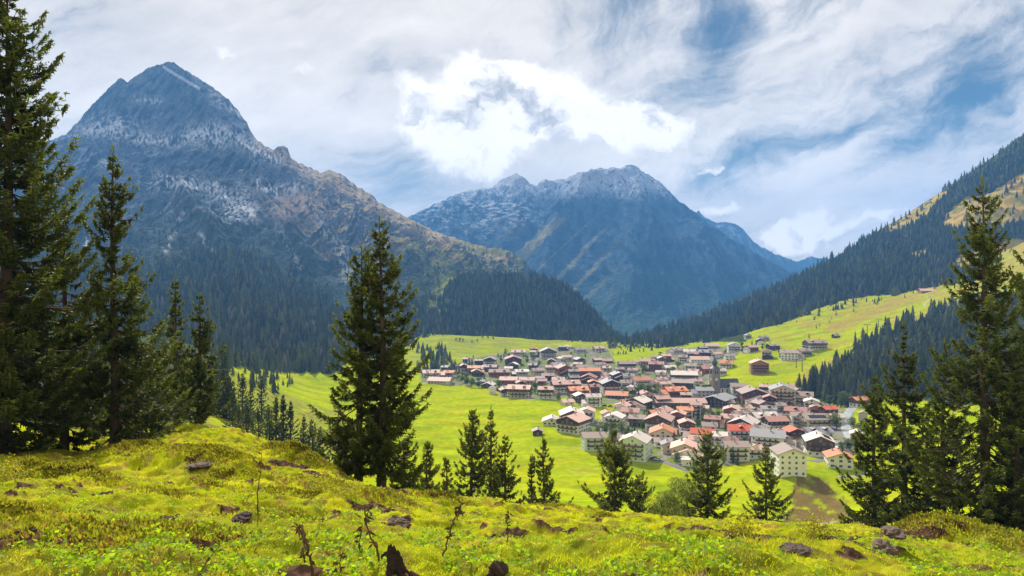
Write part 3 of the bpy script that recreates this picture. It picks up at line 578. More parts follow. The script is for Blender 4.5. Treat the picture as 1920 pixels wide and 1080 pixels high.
    cl = cl*jit[:, None]; hue = r.random(n) < .05; cl[hue] = np.array([.12, .095, .03])
    if cones:
        ii = np.where(Q[:, 0, 2] > h*.72)[0]; ii = r.choice(ii, min(cones, len(ii)), replace=False); D = unit(np.array([[0, 0, -1.0]])+r.normal(size=(len(ii), 3))*.12)
        q = strips(Q[ii, 2], D, np.full(len(ii), .17), np.full(len(ii), .075), r); Q = np.concatenate([Q, q]); cl = np.concatenate([cl, np.ones((len(ii), 1))*np.array([[.10, .06, .03]])])
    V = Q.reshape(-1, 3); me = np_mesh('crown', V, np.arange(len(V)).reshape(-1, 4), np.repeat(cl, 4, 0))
    tr = np_mesh('trunk', np.concatenate(TV), np.concatenate(TF), smooth=True)
    return me, tr
def add_spruce(px, py, top, halfpx, Y, label, seed, group=None, name='spruce_tree', **kw):
    u = (px-960)/F; x = u*Y; z = zat(x, Y); h = (540-top)/F*Y-z; R = halfpx/F*Y
    c, t = spruce_mesh(h, R, seed, **kw)
    e = bpy.data.objects.new(name, None); col.objects.link(e); e.location = (x, Y, z-.05); tag(e, label, 'tree', group)
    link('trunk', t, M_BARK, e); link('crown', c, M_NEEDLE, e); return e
NEAR = [
 (8, 850, -60, 190, 27, 'huge dark spruce filling the left edge, its top out of the picture', 11, dict(bare=.03, cones=60, dens=1.6, prof=.62)),
 (120, 852, 400, 90, 32, 'bushy yellow-green spruce half hidden by the huge tree at the left edge', 12, dict(bare=.03, prof=.6)),
 (214, 862, 284, 118, 31, 'tall slender spruce with bare dark trunk base, second big tree from the left', 13, dict(bare=.10, cones=130, prof=.85, droop=.05, bias=(.1, .18))),
 (262, 850, 640, 95, 37, 'low wide bright green spruce behind the bare trunk of the tall slender one', 14, dict(bare=.04, prof=.6)),
 (331, 800, 520, 50, 45, 'thin leaning spruce, left one of the pair on the left slope rim', 15, dict(bare=.14, sc=1.3, sparse=.15)),
 (374, 812, 553, 66, 44, 'dense dark spruce with drooping boughs, right one of the pair on the left slope rim', 16, dict(bare=.12, sc=1.2, droop=.18)),
 (674, 922, 462, 98, 34.5, 'left stem of the tall twin spruces in the middle left, slightly shorter top', 17, dict(bare=.09, cones=30, prof=.62, droop=.05)),
 (716, 930, 412, 118, 33.5, 'right and taller one of the tall twin spruces in the middle left', 18, dict(bare=.10, cones=140, prof=.68, sparse=.1)),
 (640, 915, 800, 48, 36, 'low bushy young spruce at the left foot of the tall twin spruces', 19, dict(bare=.02, prof=.5, sc=1.1)),
 (757, 938, 830, 45, 37, 'low bushy young spruce at the right foot of the tall twin spruces', 20, dict(bare=.02, prof=.5, sc=1.1)),
 (800, 935, 828, 48, 50, 'small pale green spruce right of the twin spruces', 21, dict(bare=.02, sc=1.4)),
 (838, 938, 862, 22, 54, 'narrow little spruce standing alone between the pale one and the dark group', 22, dict(bare=.02, sc=1.5)),
 (884, 948, 770, 52, 56, 'dense dark spruce, left one of the group of three', 23, dict(bare=.02, sc=1.4, prof=.62, cones=60)),
 (919, 950, 762, 32, 58, 'very thin spruce with black stem, middle of the group of three', 24, dict(bare=.05, sc=1.4, sparse=.2)),
 (947, 952, 815, 48, 55, 'sparse see-through spruce, right one of the group of three', 25, dict(bare=.04, sc=1.4, sparse=.15)),
 (1020, 968, 818, 46, 60, 'light slim spruce standing alone on the rim in front of the meadow', 26, dict(bare=.03, sc=1.5, sparse=.12)),
 (997, 962, 852, 15, 64, 'tiny thin spruce close behind the slim one on the rim', 27, dict(bare=.03, sc=1.7)),
 (1153, 980, 803, 72, 60, 'ragged spruce with a bare spiky top and hanging boughs, in front of the village', 28, dict(bare=.03, sc=1.35, droop=.22, prof=.55, cones=80, sparse=.12, bare_top=.12)),
 (1200, 984, 893, 34, 62, 'short dark spruce leaning on the ragged spruce from the right', 29, dict(bare=.02, sc=1.5, prof=.45, droop=.15)),
 (1326, 1003, 812, 66, 62, 'broad dense spruce below the village with an orange roof behind its top', 30, dict(bare=.02, sc=1.35, prof=.6)),
 (1436, 1005, 838, 54, 66, 'light green open spruce left of the big white house on the bank', 31, dict(bare=.02, sc=1.4, prof=.7, sparse=.1)),
 (1694, 1008, 605, 112, 50, 'tall spruce with a long bare spiky leader, left of the giant on the right', 32, dict(bare=.02, sc=1.2, prof=.95, sparse=.05, bare_top=.14, droop=.1)),
 (1638, 1008, 700, 66, 54, 'leafy green spruce at the left end of the right hand tree group', 33, dict(bare=.02, sc=1.25, prof=.6)),
 (1768, 1020, 640, 70, 46, 'shadowy spruce between the spiky one and the giant on the right', 34, dict(bare=.02, sc=1.2, prof=.6)),
 (1850, 1035, 338, 150, 40, 'giant dark spruce on the right with a cone-hung top and sweeping boughs', 35, dict(bare=.05, cones=150, prof=.72, droop=.12, sparse=.06)),
 (1945, 1042, 420, 110, 44, 'dark spruce cut off by the right edge of the picture', 36, dict(bare=.03, sc=1.2, prof=.6)),
 (1905, 1046, 700, 80, 38, 'low black-green spruce under the right edge giant', 37, dict(bare=.02, sc=1.1, prof=.5)),
]
for (px, py, top, hw, Y, lab, sd_, kw) in NEAR:
    if Y > 48 and px < 1500: kw.update(col0=(.034, .05, .015), col1=(.20, .235, .04))
    add_spruce(px, py, top, hw, Y, lab, sd_, **kw)
# shared middle-distance spruces, one mesh per look
MID = []
for i in range(5):
    c, t = spruce_mesh(18, [3.4, 3.9, 3.0, 4.2, 3.5][i], 60+i, sc=3.4, bare=.03, dens=1.0, prof=[.8, .7, .9, .65, .75][i], limbs=False)
    MID.append((c, t))
def mid_spruce(x, y, z, h, label, group, parts=True, k=None, wide=1.0, name='spruce_tree'):
    k = int(rng.integers(0, 5)) if k is None else k; s = h/18
    if parts:
        e = bpy.data.objects.new(name, None); col.objects.link(e)
        link('trunk', MID[k][1], M_BARK, e); link('crown', MID[k][0], M_NEEDLE_V, e)
    else: e = link(name, MID[k][0], M_NEEDLE_V)
    e.location = (x, y, z-.2); e.scale = (s*wide, s*wide, s); e.rotation_euler = (0, 0, float(rng.uniform(0, 6.28))); tag(e, label, 'tree', group); return e
for (px, top, hgt, Y) in [(448,758,14,150),(462,752,15,175),(484,766,13,170),(505,758,15,185),(518,744,16,190),(531,740,17,192),(545,752,15,188),(568,777,13,180),(586,786,12,182),(600,800,10,185),(474,795,10,160),
    (405,668,13,200),(418,690,12,190),(430,705,11,185),(437,728,10,160),(455,700,12,260),(470,712,12,280),(490,705,12,330),(420,655,14,300)]:
    x = (px-960)/F*Y; z = (540-top)/F*Y-hgt; zg = zat(x, Y); mid_spruce(x, Y, zg, max(6.0, z+hgt-zg), 'dark spruce in the clump below the left slope rim', 'spruces below the left rim', wide=1.35)
# ------------------------------------------------------------------ far woods
def far_templates():
    out = []
    for k in range(7):
        r = np.random.default_rng(900+k); V = []; Fc = []; lay = 7
        for l in range(lay):
            zb = .06+.86*l/lay; rad = (1-l/lay)**.85*.17*r.uniform(.85, 1.15)+.012; zt = zb+.30*(1-l/lay*.45); b = len(V); V.append((0, 0, min(zt, 1.0)))
            sp = 6; a0 = r.uniform(0, 6.28)
            for s in range(sp):
                a = a0+s*2*math.pi/sp; rr = rad*r.uniform(.7, 1.3)
                V.append((math.cos(a)*rr, math.sin(a)*rr, zb-rad*r.uniform(.1, .5))); V.append((math.cos(a+.5)*rr*.42, math.sin(a+.5)*rr*.42, zb+.045))
            m = sp*2
            for s in range(m): Fc.append((b, b+1+s, b+1+(s+1) % m))
        out.append((np.array(V), np.array(Fc)))
    return out
FT = far_templates()
pts = []      # x y z h code
def add_pts(x, y, z, h, code): pts.append(np.stack([x, y, z, h, np.full(len(x), code)], 1))
def scatter(sheet, poly, n, hlo, hhi, code, thin=None, seed=0, land=False):
    r = np.random.default_rng(seed); p = np.array(poly, float); px = r.uniform(p[:, 0].min(), p[:, 0].max(), n*3); py = r.uniform(p[:, 1].min(), p[:, 1].max(), n*3)
    ok = inpoly(px+fbm(px/22, py/14, 3, seed+5)*6, py+fbm(px/22, py/14, 3, seed+6)*5, poly)
    if thin is not None: ok &= r.random(len(px)) < thin(px, py)
    px, py = px[ok][:n], py[ok][:n]
    if land:
        x, y, z = hit(px, py, 120, 2300); g = np.ones(len(x), bool)
    else: x, y, z, g = sheet_hit(sheet, px, py)
    x, y, z = x[g], y[g], z[g]; add_pts(x, y, z, r.uniform(hlo*.75, hhi*1.05, len(x))*(1+.18*np.clip(r.normal(size=len(x)), -1.6, 1.6)), code)
def clump(px, py): return sstep(-.35, .15, fbm(px/26, py/16, 4, 77))
scatter('left_mountain', [(-150,470),(120,490),(300,505),(360,470),(440,462),(520,510),(600,548),(660,590),(700,640),(690,712),(430,712),(-150,720)], 9000, 13, 21, 0, lambda a, b: .35+.65*sstep(-.5, .1, fbm(a/30, b/16, 4, 70)), 1)
scatter('left_mountain', [(130,400),(420,400),(560,470),(700,560),(700,590),(560,520),(440,470),(300,500),(130,490)], 500, 9, 15, 0, clump, 2)
scatter('left_mountain', [(700,560),(800,545),(850,570),(890,600),(885,640),(790,650),(700,650)], 420, 12, 19, 0, lambda a, b: sstep(-.2, .1, fbm(a/20, b/16, 3, 78)), 3)
scatter('left_mountain', [(780,590),(830,585),(880,625),(880,645),(780,640)], 200, 14, 20, 0, None, 4)
scatter('left_mountain', [(640,440),(960,480),(1000,515),(860,530),(700,540)], 260, 6, 11, 0, clump, 5)
scatter('wooded_knoll', [(826,560),(850,520),(1000,515),(1050,530),(1110,580),(1165,640),(1190,668),(1000,655),(880,645),(835,610)], 5200, 13, 20, 1, lambda a, b: np.where(np.abs(a-(1040+(b-560)*1.35)) < 6, .1, .85), 6)
scatter('wooded_knoll', [(1040,560),(1100,590),(1180,662),(1240,680),(1150,690),(1040,670)], 500, 14, 20, 1, None, 16)
def rthin(a, b):
    t = np.ones(a.shape); 
    for p in R_GRASS: t = np.where(inpoly(a, b, p), .03, t)
    return np.where(b < 560-(a-1300)*.42-12, t*np.where(a > 1640, .22, .9), t)
RP = [(1140,660),(1200,628),(1290,600),(1400,560),(1500,516),(1560,487),(1650,434),(1700,406),(1800,339),(1850,302),(1890,274),(1960,230),(1960,455),(1920,462),(1850,530),(1740,548),(1580,572),(1450,618),(1300,652),(1200,676),(1140,684)]
scatter('right_mountain', RP, 13500, 14, 21, 2, rthin, 7)
scatter('right_mountain', [(1140,640),(1290,592),(1400,552),(1500,508),(1560,480),(1650,428),(1700,400),(1760,362),(1850,296),(1920,248),(1920,262),(1850,312),(1760,376),(1700,414),(1560,494),(1400,566),(1290,606),(1140,652)], 700, 13, 20, 2, None, 8)
scatter('', FOREST_LR, 1700, 12, 20, 3, lambda a, b: .25+.75*sstep(-.35, .2, fbm(a/18, b/14, 3, 79)), 9, land=True)
scatter('', [(780,655),(830,650),(850,675),(890,690),(885,705),(850,700),(780,700)], 130, 10, 15, 4, None, 10, land=True)
scatter('', [(1135,600),(1300,592),(1345,598),(1300,640),(1200,652),(1140,655)], 600, 12, 20, 2, None, 15, land=True)
scatter('', [(425,635),(520,690),(560,722),(510,745),(430,705)], 70, 7, 13, 0, None, 17, land=True)
scatter('', [(-150,560),(380,610),(430,650),(430,765),(330,790),(-150,820)], 420, 11, 17, 6, None, 18, land=True)
scatter('', [(400,655),(640,665),(640,700),(540,702),(430,690),(400,700)], 380, 12, 20, 0, None, 11, land=True)
scatter('', [(1440,612),(1580,562),(1740,540),(1740,552),(1590,577),(1450,622)], 70, 7, 13, 2, None, 13, land=True)
scatter('', [(1480,640),(1560,592),(1640,566),(1700,556),(1640,574),(1560,603),(1490,652)], 40, 5, 9, 5, None, 14, land=True)
A = np.concatenate(pts); vis = (np.abs(A[:, 0]/A[:, 1]) < .76)
scr = A[:, 3]/A[:, 1]*vis; order = np.argsort(-scr); NI = 270
LBL = {6: ('dark spruce in the wood behind the left slope trees', 'spruces behind the left slope trees'), 0: ('dark spruce at the foot of the left mountain forest', 'spruces of the left mountain forest'), 1: ('dark spruce of the wooded knoll behind the village', 'spruces of the wooded knoll'),
       2: ('dark spruce of the forest on the long right hand mountainside', 'spruces of the right mountainside'), 3: ('tall spruce in the dark wood below the bright ski slope', 'spruces below the ski slope'),
       4: ('spruce in the dark copse left of the village', 'spruces of the copse left of the village'), 5: ('lone small spruce on the open ski slope', 'small spruces on the ski slope')}
solo = np.zeros(len(A), bool); solo[order[:NI]] = True
solo |= (A[:, 4] == 5)
for a in A[solo]:
    l, g = LBL[int(a[4])]; mid_spruce(a[0], a[1], a[2], a[3], l, g, parts=False, wide=1.1)
B = A[~solo]; r = np.random.default_rng(5); tk = r.integers(0, len(FT), len(B)); VV = []; FF = []; CC = []; off = 0
for k, (V, Fc) in enumerate(FT):
    S = B[tk == k]; n = len(S); an = r.uniform(0, 6.28, n); c, s = np.cos(an)[:, None], np.sin(an)[:, None]; h = S[:, 3:4]; wd = h*r.uniform(1.0, 1.5, (n, 1))
    X = (V[None, :, 0]*c-V[None, :, 1]*s)*wd+S[:, 0:1]; Yv = (V[None, :, 0]*s+V[None, :, 1]*c)*wd+S[:, 1:2]; Zv = V[None, :, 2]*h+S[:, 2:3]-.4
    P = np.stack([X, Yv, Zv], -1).reshape(-1, 3); VV.append(P); FF.append((Fc[None]+(np.arange(n)*len(V))[:, None, None]).reshape(-1, 3)+off); off += len(P)
    cl = np.array([.105, .118, .072])[None]*r.uniform(.6, 1.5, (n, 1)); yl = r.random((n, 1)) < .13; cl = np.where(yl, np.array([[.18, .20, .07]]), cl); gy = r.random((n, 1)) < .05; cl = np.where(gy, np.array([[.22, .21, .19]]), cl); CC.append(np.repeat(cl, len(V), 0))
o = link('spruce_forest', np_mesh('spruce_forest', np.concatenate(VV), np.concatenate(FF), np.concatenate(CC)), M_NEEDLE); tag(o, 'dense dark spruce forest covering the lower mountainsides', 'forest', kind='stuff')

def of_group(g): return [o for o in col.objects if o.parent is None and o.get('group') == g]
rank_labels(of_group('spruces of the left mountain forest'), '{} dark spruce from the left at the foot of the left mountain')
rank_labels(of_group('spruces behind the left slope trees'), '{} dark spruce from the left in the wood behind the left slope trees')
rank_labels(of_group('spruces below the left rim'), '{} dark spruce from the left in the clump below the left slope rim')
rank_labels(of_group('small spruces on the ski slope'), '{} small lone spruce from the left on the open ski slope')
# ------------------------------------------------------------------ buildings
class MB:
    def __init__(s): s.v = []; s.f = []; s.m = []
    def poly(s, pts, m=0): b = len(s.v); s.v += [tuple(p) for p in pts]; s.f.append(tuple(range(b, b+len(pts)))); s.m.append(m)
    def box(s, x0, x1, y0, y1, z0_, z1, m=0):
        b = len(s.v); s.v += [(x, y, z) for z in (z0_, z1) for y in (y0, y1) for x in (x0, x1)]
        for q in ((0,2,3,1),(4,5,7,6),(0,1,5,4),(2,6,7,3),(0,4,6,2),(1,3,7,5)): s.f.append(tuple(b+i for i in q)); s.m.append(m)
    def prism(s, prof, x0, x1, m=0):
        """profile in (y,z) swept along x"""
        b = len(s.v); n = len(prof); s.v += [(x0, y, z) for y, z in prof]+[(x1, y, z) for y, z in prof]
        s.f.append(tuple(b+i for i in range(n))[::-1]); s.m.append(m); s.f.append(tuple(b+n+i for i in range(n))); s.m.append(m)
        for i in range(n): j = (i+1) % n; s.f.append((b+i, b+j, b+n+j, b+n+i)); s.m.append(m)
    def lathe(s, prof, k=12, m=0, cx=0, cy=0):
        b = len(s.v)
        for r, z in prof:
            for i in range(k): a = 2*math.pi*i/k; s.v.append((cx+math.cos(a)*r, cy+math.sin(a)*r, z))
        for j in range(len(prof)-1):
            for i in range(k): i2 = (i+1) % k; s.f.append((b+j*k+i, b+j*k+i2, b+(j+1)*k+i2, b+(j+1)*k+i)); s.m.append(m)
    def mesh(s, name):
        me = bpy.data.meshes.new(name); me.from_pydata(s.v, [], s.f); me.polygons.foreach_set('material_index', s.m); me.update()
        import bmesh
        bm = bmesh.new(); bm.from_mesh(me); bmesh.ops.recalc_face_normals(bm, faces=bm.faces); bm.to_mesh(me); bm.free(); return me
    def build(s, name, mats, parent=None): return link(name, s.mesh(name), mats, parent)
RC = {'o': (.66, .27, .13), 'R': (.62, .13, .06), 's': (.60, .38, .30), 'r': (.42, .22, .17), 'b': (.36, .27, .23), 'g': (.33, .32, .32), 't': (.68, .58, .51)}  # sun sheen on tile and slate put into the raised, pinkish tones
RN = {'o': 'orange', 'R': 'bright red', 's': 'salmon pink', 'r': 'red-brown', 'b': 'brown', 'g': 'grey', 't': 'pale tan'}
WC = {'w': (.74, .72, .66), 'c': (.66, .56, .42), 'd': (.075, .05, .035), 'o': (.38, .16, .07), 'r': (.26, .085, .06), 'g': (.46, .45, .43), 'l': (.60, .66, .58)}
WN = {'w': 'white', 'c': 'cream', 'd': 'dark timber', 'o': 'orange timber', 'r': 'red timber', 'g': 'grey', 'l': 'pale greenish'}
RM = {k: mat_plain('roof_'+RN[k].replace(' ', '_'), v, .62, .16, 1.2, bump=.3, stretch=(1, 4, 1)) for k, v in RC.items()}
WM = {k: mat_plain('wall_'+WN[k].replace(' ', '_'), v, .85, .10, .6) for k, v in WC.items()}
M_WOOD = mat_plain('weathered_timber', (.13, .075, .045), .8, .25, 1.5, stretch=(1, 1, 6)); M_WOOD2 = mat_plain('timber_boards', (.07, .045, .032), .8, .2, 1.5, stretch=(1, 1, 6))
M_GLASS, _nt, _b = mat('window_glass'); _b.inputs['Base Color'].default_value = (.03, .035, .045, 1); _b.inputs['Roughness'].default_value = .12; _b.inputs['Specular IOR Level'].default_value = .6
M_FRAME = mat_plain('window_frame_paint', (.62, .58, .5), .6, .05); M_STONE = mat_plain('grey_stone', (.30, .27, .23), .9, .2, .8, bump=.4); M_METAL = mat_plain('galvanised_steel', (.18, .18, .18), .5, .1)
M_SLATE = mat_plain('dark_slate', (.085, .09, .10), .5, .15, 1.5); M_GOLD = mat_plain('clock_gold', (.6, .45, .15), .4, .05); M_SOLAR = mat_plain('solar_glass', (.02, .022, .035), .2, .1)
def win_mesh(w, h, nm):
    m = MB(); t = .09; m.box(-w/2, w/2, -.05, .03, -h/2, h/2, 1)
    q = MB(); q.v = m.v; q.f = m.f; q.m = m.m
    for (a, b, c, d) in ((-w/2, w/2, h/2-t, h/2+.02), (-w/2, w/2, -h/2-.04, -h/2+t), (-w/2-.02, -w/2+t, -h/2, h/2), (w/2-t, w/2+.02, -h/2, h/2), (-.03, .03, -h/2, h/2)): m.box(a, b, -.09, -.052, c, d, 0)
    return m.mesh(nm)
WIN = [win_mesh(1.15, 1.3, 'window'), win_mesh(1.7, 1.4, 'window'), win_mesh(.9, 1.1, 'window')]
def house(px, py, wpx, typ, n, roof, wall, yaw, label, group=None, wood='', Yf=None, name='chalet', balc=True, dscale=1.0, cat='house', solar=False, pitch=None, flat=False):
    x, y, z = hit1(px, py, 150) if Yf is None else ((px-960)/F*Yf, Yf, (540-py)/F*Yf)
    W = wpx/F*y; r = random.Random(int(px*7+py)); yaw += r.uniform(-20, 20)*(1 if group and name not in ('hall', 'parish_house') else 0)
    if typ == 'E': w, d, rot = W*(.96 if 'hall' in name else .84), min(max(W*.66, 8.5), 15)*dscale, math.radians(yaw)
    else: d, w, rot = W*.84, W*.86*dscale, math.radians(90+yaw)
    w = max(w, 4.5); d = max(d, 4.0); pt = math.tan(math.radians(pitch or r.uniform(19, 24))); he = n*2.75+.4; rise = d/2*pt
    if flat: rise = .02*d
    c, s = abs(math.cos(rot)), abs(math.sin(rot)); ext = (w*s+d*c)/2*.85
    cx, cy = x+(px-960)/F*ext, y+ext
    zmin = min(z, zat(cx, cy)); e = bpy.data.objects.new(name, None); col.objects.link(e); e.location = (cx, cy, z); e.rotation_euler = (0, 0, rot); tag(e, label, cat, group)
    small = W < 7.5; far = y > 900
    hw, hd = w/2, d/2; base = min(-1.0, zmin-z-1.5)
    wb = MB(); wb.prism([(-hd, base), (hd, base), (hd, he), (0, he+rise), (-hd, he)], -hw, hw); wb.build('wall', WM[wall], e)
    if wood and not flat:
        p = .07; zc = he-(2.75 if n < 3 else 2.75*(1 if wood == 'u' else 2)); zc = max(zc, .6)
        if wood in 'uU': 
            cb = MB(); cb.prism([(-hd-p, zc), (hd+p, zc), (hd+p, he-.03), (0, he+rise-.03), (-hd-p, he-.03)], -hw-p, hw+p); cb.build('wood_cladding', M_WOOD2 if r.random() < .5 else M_WOOD, e)
    ov = .9 if not small else .5; th = .28; rb = MB(); ze = he-ov*pt*(0 if flat else 1)
    if flat: rb.box(-hw-.5, hw+.5, -hd-.5, hd+.5, he+rise+.02, he+rise+.45)
    else:
        rb.prism([(-hd-ov, ze+.04), (0, he+rise+.06), (hd+ov, ze+.04), (hd+ov, ze+th), (0, he+rise+th+.08), (-hd-ov, ze+th)], -hw-ov, hw+ov)
    ro = rb.build('roof', RM[roof], e)
    if not small:
        for q in range(1 if far else r.choice([1, 2, 2])):
            cxx = r.uniform(-hw*.6, hw*.6); cyy = r.uniform(-hd*.4, hd*.4); m = MB(); zt = he+rise-abs(cyy)*pt*(0 if flat else 1)
            m.box(cxx-.45, cxx+.45, cyy-.4, cyy+.4, zt-.4, zt+1.5); m.box(cxx-.58, cxx+.58, cyy-.53, cyy+.53, zt+1.5, zt+1.66, 1); m.build('chimney', [WM['g'], M_SLATE], ro)
    if solar:
        m = MB(); sgn = -1
        for a in range(6):
            x0 = -hw*.7+a*hw*.235; P = [(x0, -hd*.85), (x0+hw*.22, -hd*.85), (x0+hw*.22, -hd*.3), (x0, -hd*.3)]
            top = [(xx, yy, he+rise-abs(yy)*pt+th+.16) for xx, yy in P]; bot = [(xx, yy, he+rise-abs(yy)*pt+th+.06) for xx, yy in P]
            m.poly(top); [m.poly([bot[i], bot[(i+1) % 4], top[(i+1) % 4], top[i]]) for i in range(4)]
        m.build('solar_panel', M_SOLAR, ro)
    if not small and not flat and n >= 2 and r.random() < .4 and 'hall' not in name:
        sx = r.choice([-1, 1]); aw, ad, ah = w*.32, d*.55, 3.4; m = MB(); m.prism([(-ad, base), (ad, base), (ad, ah), (0, ah+ad*pt), (-ad, ah)], 0, aw); q = m.build('annex_wall', WM[r.choice([wall, 'w', 'd'])], e)
        m = MB(); m.prism([(-ad-.5, ah-.5*pt), (0, ah+ad*pt+.03), (ad+.5, ah-.5*pt), (ad+.5, ah-.5*pt+.22), (0, ah+ad*pt+.26), (-ad-.5, ah-.5*pt+.22)], .02, aw+.5); q2 = m.build('annex_roof', RM[r.choice([roof, 'b', 'r'])], e)
        for q_ in (q, q2): q_.location = (sx*(hw+.1), -hd*.25, 0); q_.rotation_euler = (0, 0, 0 if sx > 0 else math.pi)
    if typ == 'E' and not small and not flat and n >= 2 and r.random() < .35:
        for qx in ([-.25, .25] if w > 16 else [0]):
            m = MB(); yy = -hd*.72; zr = he+rise-abs(yy)*pt; zk = zr+1.9; m.prism([(-1.1, zr-.6), (1.1, zr-.6), (1.1, zk-.55), (0, zk), (-1.1, zk-.55)], yy, yy+3.2); dm = m.build('dormer', WM['w' if r.random() < .5 else 'd'], ro); dm.rotation_euler = (0, 0, math.pi/2); dm.location = (qx*w+0, 0, 0)
            m = MB(); m.prism([(-1.5, zk-.72), (0, zk+.03), (1.5, zk-.72), (1.5, zk-.55), (0, zk+.2), (-1.5, zk-.55)], yy-.4, yy+3.6); dr = m.build('dormer_roof', RM[roof], ro); dr.rotation_euler = (0, 0, math.pi/2); dr.location = (qx*w, 0, 0)
    # openings: the two long sides and the two gables; the side turned away from the valley road has none to show
    WK = WIN[r.choice([0, 0, 1])] if not small else WIN[2]; step = (3.0 if not far else 3.8)*r.uniform(.9, 1.1); pr = .09 if wood else .02
    def away(nx, ny):   # outward normal in world, away from the valley view
        wx = nx*math.cos(rot)-ny*math.sin(rot); wy = nx*math.sin(rot)+ny*math.cos(rot); return wx*cx+wy*cy > abs(cy)*.25
    lv = range(n) if not small else range(1)
    for (nx, ny, half, dist, ang) in ((0, -1, hw, hd, 0), (0, 1, hw, hd, math.pi), (1, 0, hd, hw, math.pi/2), (-1, 0, hd, hw, -math.pi/2)):
        if away(nx, ny): continue
        k = max(1, int((2*half-1.2)/step)); sp = (2*half)/(k+0.0)
        for L in list(lv)+([n] if nx and rise > 2.0 and not flat else []):
            kk = k if L < n else max(1, k//3)
            for i in range(kk):
                if r.random() < .10: continue
                o_ = (i+.5-kk/2)*min(sp, step*1.3); zz = 1.55+L*2.75
                if L == n: zz = he+.55
                wo = link('window', WK, [M_FRAME, M_GLASS], e); wo.location = (nx*(dist+pr)+(-ny)*o_*1.0, ny*(dist+pr)+nx*o_, zz); wo.rotation_euler = (0, 0, ang)
        if balc and not small and not flat and n >= 2 and y < 1250 and (nx or typ == 'E') and r.random() < .8:
            for L in range(1, n):
                m = MB(); bw = half*r.uniform(.7, .92); z1 = L*2.75+.25; d0 = .08 if wood else .01
                m.box(-bw, bw, -1.25, -d0, z1, z1+.14); m.box(-bw, bw, -1.25, -1.17, z1+.18, z1+1.02); m.box(-bw, -bw+.07, -1.16, -d0, z1+.18, z1+1.0); m.box(bw-.07, bw, -1.16, -d0, z1+.18, z1+1.0)
                b_ = m.build('balcony', M_WOOD if r.random() < .6 else M_WOOD2, e); b_.location = (nx*dist, ny*dist, 0); b_.rotation_euler = (0, 0, ang)
    return e
